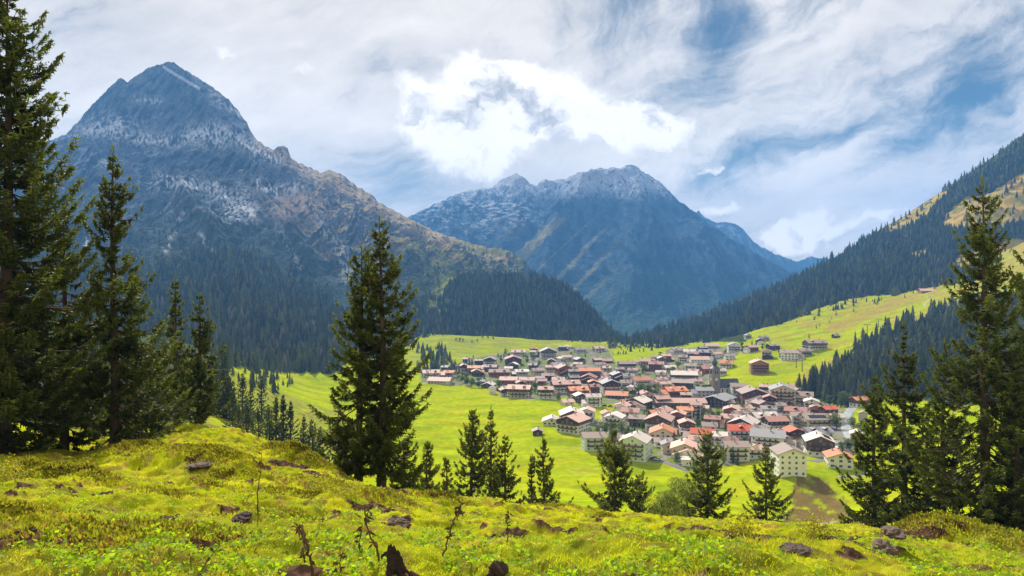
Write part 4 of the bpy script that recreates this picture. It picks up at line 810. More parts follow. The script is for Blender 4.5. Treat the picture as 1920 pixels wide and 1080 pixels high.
# px, base py, width px, gable or eaves front, storeys, roof, wall, turn, cladding, special label
H = [
(1075,814,56,'G',3,'s','w',-14,'u','big white chalet with timber gable and pinkish roof, front one at the meadow corner'),
(1072,800,52,'G',3,'t','d',-14,'u','long pale roofed timber gable house directly behind the big meadow corner chalet'),
(1035,798,40,'G',1,'t','w',-16,'','low white house with pale roof at the left tip of the meadow corner group'),
(1008,817,21,'G',1,'b','d',-5,'','small brown wooden barn alone on the meadow edge'),
(1101,793,32,'G',3,'s','w',-12,'','white house with a red panel behind the meadow corner chalets'),
(1112,846,48,'E',3,'b','l',6,'','pale greenish block with a dark dormer, bottom left house of the village'),
(1191,866,60,'G',4,'t','l',-8,'','large pale greenish apartment house behind the ragged spruce'),
(1063,761,25,'E',1,'s','w',2,'','small white barn with pink roof alone in the meadow, left of the white villa'),
(1112,763,31,'E',3,'t','w',6,'','white villa with pale grey roof alone in the meadow'),
(1083,750,42,'E',3,'o','w',2,'u','orange roofed house with dark upper floor behind the small pink roofed barn'),
(1023,748,31,'E',3,'s','w',2,'u','salmon roofed white house on the upper meadow edge, third from the left in its row'),
(974,747,50,'E',3,'s','c',3,'u','wide salmon roofed chalet on the upper meadow edge, second from the left in its row'),
(923,739,14,'G',2,'g','w',0,'','tiny white gabled house at the left end of the upper meadow edge'),
(1060,737,62,'E',3,'s','w',4,'u','long pinkish roofed hotel behind the upper meadow edge'),
(1183,787,38,'E',2,'r','w',-4,'','red-brown roofed house at the field corner right of the meadow'),
(1195,800,34,'E',2,'b','d',-4,'','brown roofed timber house in front of the red-brown one at the field corner'),
(1197,768,46,'G',2,'t','d',-18,'','dark timber gable house with a very bright pale roof'),
(1176,761,20,'E',1,'o','w',-4,'','small orange roofed house left of the bright pale roof'),
(1138,790,24,'G',2,'o','w',-10,'','small orange roofed gable house near the meadow corner group'),
(1153,806,38,'G',3,'t','w',-14,'','white gable house with pale roof behind the ragged spruce top'),
(1284,790,32,'E',3,'o','w',-2,'','orange roofed white house in front of the long hall'),
(1305,786,22,'E',4,'s','w',-2,'','narrow pink roofed white house in front of the long hall'),
(1243,786,34,'G',2,'s','w',-16,'','salmon roofed gable house left in front of the long hall'),
(1237,812,56,'G',3,'s','w',-20,'u','large salmon roofed gable chalet in the lower left of the village'),
(1272,799,30,'G',3,'s','r',-18,'','salmon roofed red timber chalet behind the large salmon roofed one'),
(1287,817,32,'G',3,'s','w',-20,'u','orange-pink roofed white chalet with dark gable near the orange row roof'),
(1243,830,56,'G',2,'o','c',-22,'','wide orange roofed gable house above the stone tiled one'),
(1244,838,40,'E',1,'b','w',3,'','low stone tiled house in the lower left of the village'),
(1172,832,20,'G',1,'s','w',-12,'','little salmon roofed house right of the greenish block'),
(1251,851,24,'G',2,'g','c',-20,'','small grey roofed house beside the end of the road'),
(1284,861,58,'G',2,'s','c',-12,'','wide pale pink roofed house with cream walls at the lower end of the road'),
(1287,874,22,'E',1,'t','w',-4,'','flat white garage at the lower end of the road'),
(1318,831,50,'E',2,'R','c',-2,'','long glowing orange-red roof right behind the broad dense spruce'),
(1478,893,60,'G',4,'b','w',-10,'','big white four storey house with brown roof on the grassy bank'),
(1572,880,52,'G',2,'o','w',-16,'','white chalet with orange-pink roof at the lower right, beside the big trees'),
(1535,857,58,'G',3,'t','w',-20,'U','modern white and orange timber house with solar roof beside the big white one'),
(1379,865,50,'E',3,'b','w',-4,'','white house with grey-brown roof left of the open spruce top'),
(1413,861,30,'E',2,'s','w',-4,'','pink roofed annex between the grey-brown roofed white houses'),
(1440,847,70,'E',3,'g','w',-4,'','long white block with a long grey roof'),
(1488,835,34,'G',3,'R','c',-16,'u','bright red roofed cream house in the lower right of the village'),
(1530,829,58,'E',2,'g','w',-4,'','long low grey roofed building right of the bright red roof'),
(1388,824,52,'E',2,'R','w',-2,'','long bright red roofed building in the middle of the lower village'),
(1395,812,56,'G',2,'t','d',-20,'','broad pale tan roof over a dark timber gable'),
(1453,813,46,'E',3,'r','w',-5,'u','red-brown roofed house right of the broad pale roof'),
(1527,809,56,'E',3,'b','c',-6,'','large cream hotel with solar panels on its brown roof'),
(1500,803,38,'E',3,'b','w',-6,'','brown roofed white house left behind the cream hotel'),
(1432,798,54,'E',2,'t','c',-4,'','long tan roofed house above the red-brown one'),
(1371,800,40,'E',2,'s','c',-4,'','cream house with salmon roof in the middle of the village'),
(1336,801,32,'E',2,'r','r',-2,'','red timber house with brown roof left of the cream one with salmon roof'),
(1372,783,34,'G',2,'s','r',-14,'','red timber gable house below the long hall'),
(1393,773,34,'E',1,'s','c',-3,'','low pinkish roof right of the long hall'),
(1441,781,32,'E',2,'g','w',-3,'','grey roofed white house in the row below the big hotel'),
(1464,781,18,'E',3,'b','g',-3,'','narrow bluish grey house in the row below the big hotel'),
(1492,786,44,'E',2,'r','r',-5,'','red-brown roofs in the row below the big hotel'),
(1553,789,30,'E',3,'R','o',-5,'u','timber house with a big bright red roof beside the river'),
(1530,786,24,'G',3,'b','o',-10,'','brown gable house leaning on the big bright red roof'),
(1466,763,52,'G',5,'g','c',-24,'','five storey cream hotel with dark balconies and a big grey roof below the ski slope'),
(1504,762,44,'E',3,'b','c',-5,'','cream hotel wing with brown roof right of the five storey hotel'),
(1521,767,30,'G',2,'t','w',-12,'','white gable house right below the brown roofed hotel wing'),
(1411,757,58,'G',3,'b','r',-14,'u','wide reddish timber chalet right of the church'),
(1384,742,34,'E',3,'b','w',-4,'','pale house with brown roof directly right of the church tower'),
(1611,764,32,'E',2,'o','w',6,'u','isolated chalet with bright orange roof at the right end beyond the river'),
(1607,832,26,'G',2,'t','o',-10,'','orange timber house with pinkish roof at the road by the right trees'),
(1618,791,18,'G',2,'b','g',-8,'','small brown hut beyond the river beside the right trees'),
(1265,745,46,'E',2,'o','r',-3,'','house with a glowing orange-red roof left behind the long hall'),
(1282,718,56,'E',3,'t','w',-5,'u','big white and dark hotel with pale roof left of the church tower'),
(1362,691,27,'E',2,'o','w',-4,'','white house with orange roof above the church tower'),
(1352,705,18,'E',2,'t','w',-4,'','small white house right behind the church tower top'),
(1423,702,38,'G',4,'s','o',-12,'','big orange timber chalet with terrace alone on the slope mound'),
(1438,673,20,'G',3,'b','c',-8,'','narrow brown gable house above the orange timber chalet'),
(1479,676,36,'E',3,'b','w',-4,'','long white hotel on the slope left of its brown annex'),
(1507,668,26,'E',2,'b','g',-4,'','brown annex right of the long white slope hotel'),
(1528,657,44,'E',3,'b','w',8,'u','highest hotel on the slope, white with brown roof'),
(1449,657,24,'E',2,'b','d',0,'','dark timber house at the upper slope edge'),
(1376,660,26,'G',3,'g','w',-6,'','white gable house with grey roof at the foot of the upper slope'),
(1410,660,22,'E',2,'s','r',0,'','pink roofed reddish house at the foot of the upper slope'),
(1424,646,15,'G',2,'g','d',0,'',None),(1432,640,18,'E',2,'b','w',0,'',None),(1402,636,13,'G',2,'g','g',0,'',None),
(1335,656,28,'E',2,'s','w',0,'',None),(1270,664,28,'E',2,'b','w',0,'',None),(1293,667,26,'E',2,'t','w',0,'',None),(1324,669,31,'E',2,'g','d',0,'u',None),
(1248,679,20,'E',3,'s','r',0,'',None),(1211,690,26,'E',3,'s','c',0,'',None),(1229,696,28,'E',3,'r','r',0,'',None),(1281,681,18,'E',3,'b','w',0,'',None),
(1311,683,40,'E',2,'s','w',-2,'',None),(1327,701,34,'E',2,'r','r',-3,'',None),(1295,695,25,'E',2,'b','w',-2,'',None),(1255,698,24,'E',2,'t','c',-2,'',None),
(1221,748,18,'E',1,'s','c',0,'',None),(1280,729,46,'E',2,'b','d',-2,'',None),
(808,709,36,'E',2,'s','w',2,'','pink roofed white house partly behind the twin spruces'),
(826,720,50,'E',1,'s','c',2,'','long low salmon building at the left end of the village'),
(842,708,22,'E',2,'o','w',2,'','small orange roofed house above the long low salmon building'),
(889,703,27,'E',3,'o','o',2,'','bright orange roofed house among the trees at the left of the village'),
(920,697,28,'E',2,'b','d',2,'',None),(936,707,44,'E',2,'r','r',2,'u',None),(916,728,27,'G',1,'t','d',-12,'',None),(954,723,38,'E',2,'s','r',2,'',None),(988,723,34,'E',2,'s','c',2,'',None),
(978,706,28,'E',2,'t','w',2,'',None),(1008,704,26,'E',2,'b','c',2,'',None),(1026,714,26,'E',2,'r','d',2,'',None),(1057,704,33,'G',3,'r','r',-4,'','big red timber gable house in the upper village'),
(1105,709,46,'E',3,'o','r',2,'','long red house with orange-brown roof in the upper village'),(1104,719,34,'G',2,'r','d',-6,'u','broad dark timber gable in front of the long red house'),
(1159,713,32,'G',2,'g','d',-6,'','dark grey roofed timber chalet right of the long red house'),(1114,742,20,'E',3,'r','r',0,'',None),(1143,736,40,'G',3,'g','w',-8,'u','grey roofed chalet with dark boarding above the meadow villa'),
(1157,748,48,'E',1,'o','d',0,'','long dark barn with orange roof end behind the meadow villa'),(1201,723,36,'E',2,'o','w',0,'',None),
(898,684,17,'E',2,'b','d',0,'',None),(919,686,26,'G',3,'b','w',0,'u','white and dark gabled house in the far left row'),(962,685,36,'G',3,'r','d',-4,'','red roofed dark hotel in the far left row'),(874,681,11,'E',2,'b','d',0,'',None),
(972,667,30,'E',2,'s','w',0,'',None),(1028,673,36,'G',4,'g','w',0,'u','dark and white hotel block on the far mound'),(1062,677,22,'E',2,'s','w',0,'',None),(1086,682,20,'G',2,'g','d',0,'',None),
(1045,693,29,'E',2,'g','w',0,'',None),(1054,657,16,'E',2,'g','d',0,'',None),(1066,653,13,'E',1,'s','w',0,'',None),(1088,662,24,'E',2,'b','w',0,'',None),(1122,660,22,'E',2,'s','w',0,'',None),
(1120,679,18,'E',1,'s','d',0,'',None),(1140,681,20,'E',1,'r','d',0,'',None),(1124,692,23,'E',2,'b','w',0,'',None),(1175,695,36,'E',3,'b','w',0,'u','white and dark block at the right end of the far row'),(954,695,16,'E',1,'t','c',0,'',None),
(1178,715,24,'E',2,'g','w',0,'',None),
(1567,634,11,'E',1,'b','d',0,'','tiny hut alone on the ski slope'),(1736,549,27,'E',1,'s','o',0,'','small red roofed mountain lodge high on the slope'),
(1362,762,30,'E',1,'b','g',-4,'',None),(1420,822,26,'E',2,'b','d',-8,'',None),(1350,835,28,'E',2,'t','w',-4,'',None),(1330,815,30,'E',2,'b','w',-4,'',None),(1412,785,24,'E',2,'b','w',-6,'',None),
(1470,797,22,'E',2,'b','c',-6,'',None),(1510,846,20,'E',1,'g','w',-6,'',None),(1349,728,20,'E',2,'g','g',0,'',None),(1215,735,22,'E',1,'b','d',0,'',None),(1240,722,22,'E',2,'s','w',0,'',None),
(1180,738,20,'E',1,'b','d',0,'',None),(1032,697,20,'E',2,'s','c',0,'',None),(1090,697,24,'E',2,'b','w',0,'',None),(1000,693,18,'E',2,'b','d',0,'',None),(1076,718,22,'E',2,'b','d',0,'',None),(1047,722,26,'E',2,'s','w',0,'',None),
(1300,706,22,'E',2,'s','w',-3,'',None),(1344,672,18,'E',2,'s','w',0,'',None),(1365,676,16,'E',2,'b','w',0,'',None),(1239,712,18,'E',2,'b','c',0,'',None),(1186,703,20,'E',2,'s','w',0,'',None),
(1385,790,22,'E',2,'b','w',-5,'',None),(1318,772,24,'E',1,'s','c',-3,'',None),(1460,830,22,'E',2,'b','w',-5,'',None),(1305,842,26,'E',2,'s','w',-5,'',None),(1368,844,24,'E',2,'r','w',-5,'',None),
]
def zone(px, py):
    if py < 612: return 'far valley'
    if py < 672 and px < 1180: return 'far meadow below the wooded knoll'
    if py < 700 and px < 1200: return 'rear left village'
    if px < 1200: return 'middle left village'
    if py < 672: return 'rear right village'
    if py < 716: return 'beside the church tower'
    if py < 775: return 'around church and long hall'
    return 'front village rows'
_rx = np.random.default_rng(91); _cen = [hit1(h[0], h[1], 150) for h in H]; _cen = [(c[0], c[1]+6) for c in _cen]; _add = 0
for _ in range(2500):
    a, b = float(_rx.uniform(800, 1600)), float(_rx.uniform(662, 860))
    if not inpoly(a, b, VILLAGE): continue
    x, y, z = hit1(a, b, 150); y += 6
    if min(math.hypot(x-c[0], y-c[1]) for c in _cen) < 14.5: continue
    if abs(a-1342) < 16 and 735 < b < 790: continue
    if a > 1555 and b < 860 and segdist(np.array([a]), np.array([b]), [(1640,742),(1606,757),(1588,772),(1584,785),(1590,800),(1603,815),(1620,835)])[0] < 16: continue
    if a > 1500 and b > 800: continue
    _cen.append((x, y)); wm = _rx.uniform(10, 14); H.append((round(a, 1), round(b, 1), wm/y*F, str(_rx.choice(['E', 'G'])), int(_rx.choice([1, 2, 2, 3])), str(_rx.choice(list('srbsbgtor'))), str(_rx.choice(list('wwcwdrg'))), float(_rx.uniform(-12, 12)), str(_rx.choice(['', 'u'])), None)); _add += 1
    if _add >= 60: break
print('extra houses', _add)
_gen = sorted([h for h in H if h[9] is None], key=lambda h: h[0]); _cnt = {}; _lab = {}
for h in _gen:
    k = (h[5], h[6], zone(h[0], h[1])); i = _cnt.get(k, 0); _cnt[k] = i+1; _lab[id(h)] = (k, i)
for h in H:
    lab = h[9]
    if lab is None:
        k, i = _lab[id(h)]; nm = f"{RN[h[5]]} roofed {WN[h[6]]} {'chalet' if h[4] < 3 else 'house'}"
        lab = f"small {nm}, {k[2]}" if _cnt[k] == 1 else f"{ordn(i)} {nm} from left, {k[2]}"
    nm = 'barn' if 'barn' in lab else ('hotel' if 'hotel' in lab else ('hut' if 'hut' in lab else ('garage' if 'garage' in lab else 'chalet')))
    house(h[0], h[1], h[2], h[3], h[4], h[5], h[6], h[7], lab, 'houses of the village', wood=h[8], name=nm, solar='solar' in lab, cat={'chalet': 'house'}.get(nm, nm), flat='garage' in lab)
# the long hall and the church
house(1274,768,96,'E',2,'s','d',-3,'long low hall with a huge pinkish roof in the village middle','houses of the village',name='hall',cat='hall',dscale=1.3,balc=False,pitch=14)
house(1348,764,54,'G',2,'g','d',-40,'dark timber hall with grey roof joined to the right of the long hall','houses of the village',name='hall',cat='hall',dscale=1.2,balc=False,pitch=16)
house(1320,744,36,'E',2,'g','g',-2,'long dark roofed parish house left of the church tower','houses of the village',name='parish_house',balc=False)
M_TOWER = mat_plain('tower_stone', (.27, .23, .185), .9, .2, .8, bump=.4)
def church():
    x, y, z = hit1(1342.5, 742, 150); e = bpy.data.objects.new('church', None); col.objects.link(e); e.location = (x, y+4, z); e.rotation_euler = (0, 0, math.radians(8)); tag(e, 'stone church with tall square tower and dark onion dome in the village middle', 'church')
    s = 3.7; m = MB(); m.box(-s, s, -s, s, -2, 24.5); m.box(-s-.2, s+.2, -s-.2, s+.2, 17.2, 17.6); m.box(-s-.35, s+.35, -s-.35, s+.35, 24.5, 25.1); t = m.build('tower', M_TOWER, e)
    for a in range(4):
        for (o_, zz) in ((-1.1, 21.8), (1.1, 21.8)):
            m = MB(); m.box(-.6, .6, -.12, 0, -1.5, 1.1); m.prism([(-.12, 1.1), (0, 1.1), (0, 1.6), (-.12, 1.6)], -.35, .35); b = m.build('belfry_opening', M_GLASS, t)
            ang = a*math.pi/2; b.rotation_euler = (0, 0, ang); b.location = (math.sin(ang)*s+math.cos(ang)*o_, -math.cos(ang)*s+math.sin(ang)*o_, zz)
        m = MB(); m.box(-.35, .35, -.1, 0, -1.1, 1.1); b = m.build('slit_window', M_GLASS, t); ang = a*math.pi/2; b.rotation_euler = (0, 0, ang); b.location = (math.sin(ang)*s, -math.cos(ang)*s, 11)
        m = MB(); k = 20; ring = [(math.cos(2*math.pi*i/k)*1.25, -.14, math.sin(2*math.pi*i/k)*1.25) for i in range(k)]; m.poly(ring); m.poly([(p[0]*1.12, -.06, p[2]*1.12) for p in ring], 1); m.box(-.06, .06, -.2, -.16, 0, 1.05, 2); m.box(0, .7, -.2, -.16, -.06, .06, 2)
        b = m.build('clock_face', [WM['w'], M_GOLD, M_SLATE], t); b.rotation_euler = (0, 0, ang); b.location = (math.sin(ang)*s, -math.cos(ang)*s, 15.2)
    m = MB(); m.lathe([(5.0, 25.1), (3.8, 25.9), (1.9, 27.2), (1.6, 28.0), (2.2, 29.0), (2.6, 30.2), (2.4, 31.4), (1.7, 32.6), (1.0, 33.6), (.7, 34.6), (.45, 36), (.1, 37.6), (.001, 37.7)], 16); d = m.build('onion_dome', M_SLATE, e)
    m = MB(); m.box(-.06, .06, -.06, .06, 37.4, 39.4); m.box(-.45, .45, -.05, .05, 38.5, 38.65); m.lathe([(.001, 37.3), (.35, 37.6), (.001, 37.95)], 8); m.build('cross', M_GOLD, d)
    m = MB(); m.prism([(-5.5, -2), (5.5, -2), (5.5, 7.5), (0, 14), (-5.5, 7.5)], 4.2, 24); nv = m.build('nave_wall', WM['w'], e); nv.location = (0, 4, 0)
    m = MB(); m.prism([(-6.3, 6.8), (0, 14.1), (6.3, 6.8), (6.3, 7.2), (0, 14.6), (-6.3, 7.2)], 3.9, 24.6); rf = m.build('nave_roof', M_SLATE, e); rf.location = (0, 4, 0)
    for i in range(4):
        m = MB(); m.box(-.5, .5, -.1, 0, -1.8, 1.6); b = m.build('nave_window', M_GLASS, e); b.location = (7+i*4.6, -1.5, 4)
    m = MB(); m.prism([(-4, -2), (4, -2), (4, 4), (0, 9.5), (-4, 4)], -12, -3.9); b = m.build('vestry_wall', WM['g'], e); m = MB(); m.prism([(-4.6, 3.4), (0, 9.6), (4.6, 3.4), (4.6, 3.8), (0, 10), (-4.6, 3.8)], -12.6, -3.8); m.build('vestry_roof', M_SLATE, e)
church()
# ------------------------------------------------------------------ roads, river
def ribbon(name, pp, width, m, lift=.14, py0=150, ny=5, kerb=0):
    P = [hit1(a, b, py0) for a, b in pp]; P = np.array(P); seg = np.r_[0, np.cumsum(np.hypot(*np.diff(P[:, :2], axis=0).T))]; n = max(8, int(seg[-1]/2.5)); s = np.linspace(0, seg[-1], n)
    X = np.interp(s, seg, P[:, 0]); Yv = np.interp(s, seg, P[:, 1]); k = np.ones(5)/5
    X = np.convolve(np.pad(X, 2, 'edge'), k, 'valid'); Yv = np.convolve(np.pad(Yv, 2, 'edge'), k, 'valid'); T = unit(np.stack([np.gradient(X), np.gradient(Yv)], 1)); Nn = np.stack([-T[:, 1], T[:, 0]], 1)
    wv = np.linspace(-width/2, width/2, ny); GX = X[:, None]+Nn[:, :1]*wv; GY = Yv[:, None]+Nn[:, 1:]*wv; GZ = land_z(GX, GY)+lift; GZ[:, 0] -= .4+lift; GZ[:, -1] -= .4+lift
    V = np.stack([GX, GY, GZ], -1).reshape(-1, 3); f = grid_faces(n, ny); o = link(name, np_mesh(name, V, f, smooth=True), m); tag(o, kind='structure')
    if kerb:
        for sgn in (-1, 1): pass
    return o
M_ROAD = mat_plain('road_asphalt', (.20, .18, .17), .9, .15, .3); M_GRAVEL = mat_plain('gravel_path', (.33, .29, .24), .95, .2, .5); M_WATER = mat_plain('white_water', (.55, .56, .54), .35, .35, .25, bump=.8)
ribbon('road', [(1225,858),(1250,868),(1275,878),(1292,884)], 7, M_ROAD); ribbon('road', [(1212,757),(1235,768),(1262,782),(1275,795)], 6, M_ROAD)
ribbon('road', [(1010,662),(1006,672),(1003,682),(995,690),(975,695)], 6, M_ROAD); ribbon('road', [(1520,866),(1560,858),(1590,845),(1600,830),(1575,812),(1560,795),(1545,775)], 11, M_ROAD); ribbon('road', [(1565,895),(1600,893),(1640,885)], 5, M_GRAVEL)
ribbon('road', [(1350,772),(1400,770),(1460,772),(1540,772)], 7, M_ROAD); ribbon('road', [(1150,790),(1120,800),(1140,812),(1160,822)], 7, M_ROAD)
ribbon('path', [(1470,985),(1500,984),(1540,982),(1575,975)], 2.6, M_GRAVEL, .1); ribbon('path', [(1738,553),(1741,562),(1733,572),(1745,582)], 4, M_GRAVEL)
ribbon('river', [(1622,748),(1600,762),(1588,778),(1585,795),(1590,815),(1600,835)], 10, M_WATER, .2)
# ------------------------------------------------------------------ lift pylons
def pylon(px, py, h, label):
    x, y, z = hit1(px, py, 300); e = bpy.data.objects.new('lift_pylon', None); col.objects.link(e); e.location = (x, y, z); e.rotation_euler = (0, 0, -.35); tag(e, label, 'lift pylon', 'ski lift pylons')
    m = MB(); m.lathe([(.55, -1), (.45, h*.5), (.32, h)], 10); m.build('mast', M_METAL, e); m = MB(); m.box(-3.4, 3.4, -.25, .25, h-.1, h+.45); m.build('crossarm', M_METAL, e)
    for s_ in (-1, 1):
        m = MB(); m.box(s_*3.2-.18, s_*3.2+.18, -2.0, 2.0, h-.55, h-.15)
        for k in range(4): m.box(s_*3.2-.1, s_*3.2+.1, -1.7+k*1.0, -1.2+k*1.0, h-.95, h-.56)
        m.build('sheave_train', M_METAL, e)
pylon(1493, 690, 9, 'lowest lift pylon on the ski slope, above the dark wood edge'); pylon(1504, 697, 14, 'second lift pylon from the bottom of the ski slope'); pylon(1626, 632, 15, 'tall lift pylon in the middle of the ski slope'); pylon(1647, 614, 11, 'highest lift pylon on the ski slope')
# ------------------------------------------------------------------ parked cars
CARM = [mat_plain('car_paint_'+n, c, .3, .03) for n, c in (('white', (.7, .7, .7)), ('dark', (.04, .045, .05)), ('red', (.35, .03, .03)), ('silver', (.4, .42, .44)))]
M_TYRE = mat_plain('tyre_rubber', (.02, .02, .02), .9, .1)
def car(px, py, ci, ang, label):
    x, y, z = hit1(px, py, 150); e = bpy.data.objects.new('parked_car', None); col.objects.link(e); e.location = (x, y, z+.14); e.rotation_euler = (0, 0, ang); tag(e, label, 'car', 'cars parked in the village')
    m = MB(); m.prism([(-2.15, .3), (2.15, .3), (2.2, .75), (1.2, .92), (-1.9, .95), (-2.2, .7)], -.88, .88); m.prism([(-1.7, .93), (1.1, .9), (.4, 1.42), (-1.3, 1.45)], -.74, .74, 1); m.prism([(-1.3, 1.43), (.42, 1.40), (.36, 1.48), (-1.25, 1.5)], -.7, .7); m.build('body', [CARM[ci], M_GLASS], e)
    for a in (-1.35, 1.35):
        for b in (-.85, .85): m = MB(); m.lathe([(.001, -.11), (.33, -.11), (.33, .11), (.001, .11)], 12); w_ = m.build('wheel', M_TYRE, e); w_.location = (b, a, .33); w_.rotation_euler = (0, math.pi/2, 0)
for a in [(1226,861,1,1.2,'dark car parked beside the greenish apartment house'),(1233,863,0,1.2,'white car parked beside the greenish apartment house'),(1133,762,1,1.4,'dark car on the grass right of the white meadow villa'),(1144,763,1,1.4,'second dark car further right of the white meadow villa'),
    (1120,799,0,.6,'white car in the yard behind the meadow corner chalets'),(1126,802,3,.6,'silver car in the yard behind the meadow corner chalets'),(1560,828,3,.3,'silver car on the wide street by the river'),(1573,838,0,.2,'white car on the wide street by the river'),(1581,848,1,.2,'dark car on the wide street by the river'),*[(float(1562+random.uniform(-14, 24)), float(826+random.uniform(-8, 30)), random.randrange(4), random.uniform(0, 3), '') for _ in range(9)],*[(1360+k*17+random.uniform(-4, 4), 771.5, random.randrange(4), 1.5, '') for k in range(9)],(1168,820,0,1.0,'white car on the lane in front of the little salmon roofed house'),(1178,823,2,1.0,'red car on the lane in front of the little salmon roofed house')]: car(*a)
rank_labels([o for o in of_group('cars parked in the village') if not o.get('label')], '{} small parked car from the left on the village streets')
# ------------------------------------------------------------------ broadleaf trees between the houses
def leaf_tree_mesh(seed, h=9.0, n=1500, R=3.2, col0=(.045, .08, .018), col1=(.12, .17, .03), sz=.55, low=.28):
    r = np.random.default_rng(seed); k = 14; cen = np.stack([r.normal(size=k)*R*.42, r.normal(size=k)*R*.42, h*low+h*(.98-low)*r.random(k)], 1); rad = R*r.uniform(.35, .62, k)*(1-.4*np.abs(cen[:, 2]/h-.55))
    i = r.integers(0, k, n); d = unit(r.normal(size=(n, 3))); P = cen[i]+d*(rad[i]*r.uniform(.7, 1.05, n))[:, None]; P[:, 2] = np.clip(P[:, 2], h*.1, h*1.02)
    D = unit(d*.5+r.normal(size=(n, 3))*.7); Q = strips(P, D, sz*r.uniform(.6, 1.3, n), sz*r.uniform(.5, 1.0, n), r); w = (r.random(n)*.7+.3*(P[:, 2]/h))[:, None]; c = np.array(col0)[None]*(1-w)+np.array(col1)[None]*w
    cr_ = np_mesh('crown', Q.reshape(-1, 3), np.arange(n*4).reshape(-1, 4), np.repeat(c, 4, 0)); v, f = tube([(0, 0, -1), (.1, 0, h*.3), (0, .1, h*.75)], [.28*h/9, .2*h/9, .06], 7); TV = [v]; TF = [f]; off = len(v)
    for j in range(5): v, f = tube([(0, 0, h*(.25+.08*j)), tuple(cen[j]*.6+np.array([0, 0, h*.2])), tuple(cen[j])], [.12*h/9, .08*h/9, .02], 5); TV.append(v); TF.append(f+off); off += len(v)
    return cr_, np_mesh('trunk', np.concatenate(TV), np.concatenate(TF), smooth=True)
LT = [leaf_tree_mesh(300+i, col1=[(.12, .17, .03), (.16, .20, .03), (.09, .13, .03), (.22, .20, .04)][i]) for i in range(4)]
def leaf_tree(x, y, z, h, k, label, group, parts=True, name='leafy_tree'):
    s = h/9; e = bpy.data.objects.new(name, None); col.objects.link(e); link('trunk', LT[k][1], M_BARK, e); link('crown', LT[k][0], M_LEAF, e)
    e.location = (x, y, z); e.scale = (s, s, s); e.rotation_euler = (0, 0, random.uniform(0, 6.28)); tag(e, label, 'tree', group)
HOUSEXY = [(o.location.x, o.location.y) for o in col.objects if o.type == 'EMPTY' and o.get('group') == 'houses of the village']
HXY = np.array(HOUSEXY)
TL = [(866,716,10,0),(876,722,12,0),(884,726,9,1),(898,727,10,0),(858,712,9,2),(936,729,9,1),(945,733,7,1),(1003,738,10,2),(1048,753,8,1),(1160,735,9,0),(1175,742,8,1),(1202,748,13,2),(1216,752,14,0),(1228,745,12,0),(1196,762,9,1),(1210,700,10,1),(1272,692,9,3),(1262,700,8,1),(1392,661,8,0),(1390,650,10,0),(1310,776,7,1),(1335,795,9,0),(1345,790,8,1),(1326,792,9,0),(1352,798,7,1),(1390,772,6,1),(1475,800,8,1),(1568,806,11,1),(1577,763,12,1),(1600,805,8,1),(1608,818,8,1),(1133,818,9,1),(1148,822,10,0),(1166,812,8,1),(1120,815,6,1),(1205,808,7,1),(1222,795,8,0),(1254,800,6,1),(1268,868,6,1),(1356,868,5,1),(1422,806,7,1),(1396,838,6,0),(1446,778,7,0),(1180,770,5,1),(1010,687,8,1),(1048,690,7,1),(940,678,9,0),(988,680,9,0),(1000,676,8,2),(948,664,8,0),(1004,664,8,0),(1096,684,6,1),(1290,708,7,0),(1318,680,8,0),(1360,668,7,0),(1430,655,7,0),(1500,748,9,0),(1555,760,8,0),(1588,845,7,1),(1606,842,8,0)]
for (px, py, h, k) in TL:
    x, y, z = hit1(px, py, 150); leaf_tree(x, y, z, h, k, 'leafy green garden tree standing among the village houses', 'garden trees in the village')
for (px, py, h) in [(1190,760,15),(1197,757,13),(1186,752,12),(1205,742,11),(1308,797,10),(1320,788,12),(1310,786,9),(1388,770,11),(1264,846,13),(1190,826,10),(1360,812,9),(1375,868,10),(1383,872,8),(1098,752,9),(1113,755,8),(1185,820,9),(1222,690,12),(1205,700,10),(1230,700,11),(1300,690,9),(1498,735,15),(1510,740,16),(1522,744,14),(1372,814,9),(965,727,9),(1010,733,10),(1020,735,9),(955,672,9),(945,670,8),(1460,660,8),(1410,648,8),(1245,740,10),(1170,706,8),(1144,720,8)]:
    x, y, z = hit1(px, py, 150); mid_spruce(x, y, z, h, 'single dark spruce standing among the village houses', 'garden spruces in the village', wide=1.15)
rr = np.random.default_rng(44); nn = 0
for _ in range(900):
    px, py = rr.uniform(860, 1610), rr.uniform(655, 868)
    if not inpoly(px, py, VILLAGE): continue
    x, y, z = hit1(px, py, 150)
    if np.min(np.hypot(HXY[:, 0]-x, HXY[:, 1]-y)) < 11+y*.006: continue
    leaf_tree(x, y, z, rr.uniform(2.5, 6.5), int(rr.integers(0, 3)), 'small green bush or tree in a garden between the houses', 'garden bushes in the village', name='garden_bush'); nn += 1
    if nn > 75: break
for (px, py, h) in [(855,639,5),(862,640,6),(868,640,5),(885,643,4),(895,640,4),(905,634,6),(915,635,5),(925,637,5)]:
    x, y, z = hit1(px, py, 400); leaf_tree(x, y, z, h, 2, 'dark round bush on the rear left pasture', 'bushes on the rear pasture', name='pasture_bush')
for (px, top, hw, Y, sd_) in [(1262, 905, 34, 60, 1), (1240, 925, 26, 58, 2), (1288, 900, 26, 66, 3)]:
    x = (px-960)/F*Y; z = zat(x, Y); h = (540-top)/F*Y-z; c, t = leaf_tree_mesh(700+sd_, h, 5200, hw/F*Y*1.15, (.09, .12, .04), (.22, .26, .08), .11, .08)
    e = bpy.data.objects.new('willow_shrub', None); col.objects.link(e); e.location = (x, Y, z); link('trunk', t, M_BARK, e); link('crown', c, M_LEAF, e); tag(e, ['', 'tallest pale grey-green shrub left of the broad dense spruce', 'leftmost pale shrub beside the broad dense spruce', 'pale shrub touching the broad dense spruce'][sd_], 'shrub', 'pale shrubs at the rim')

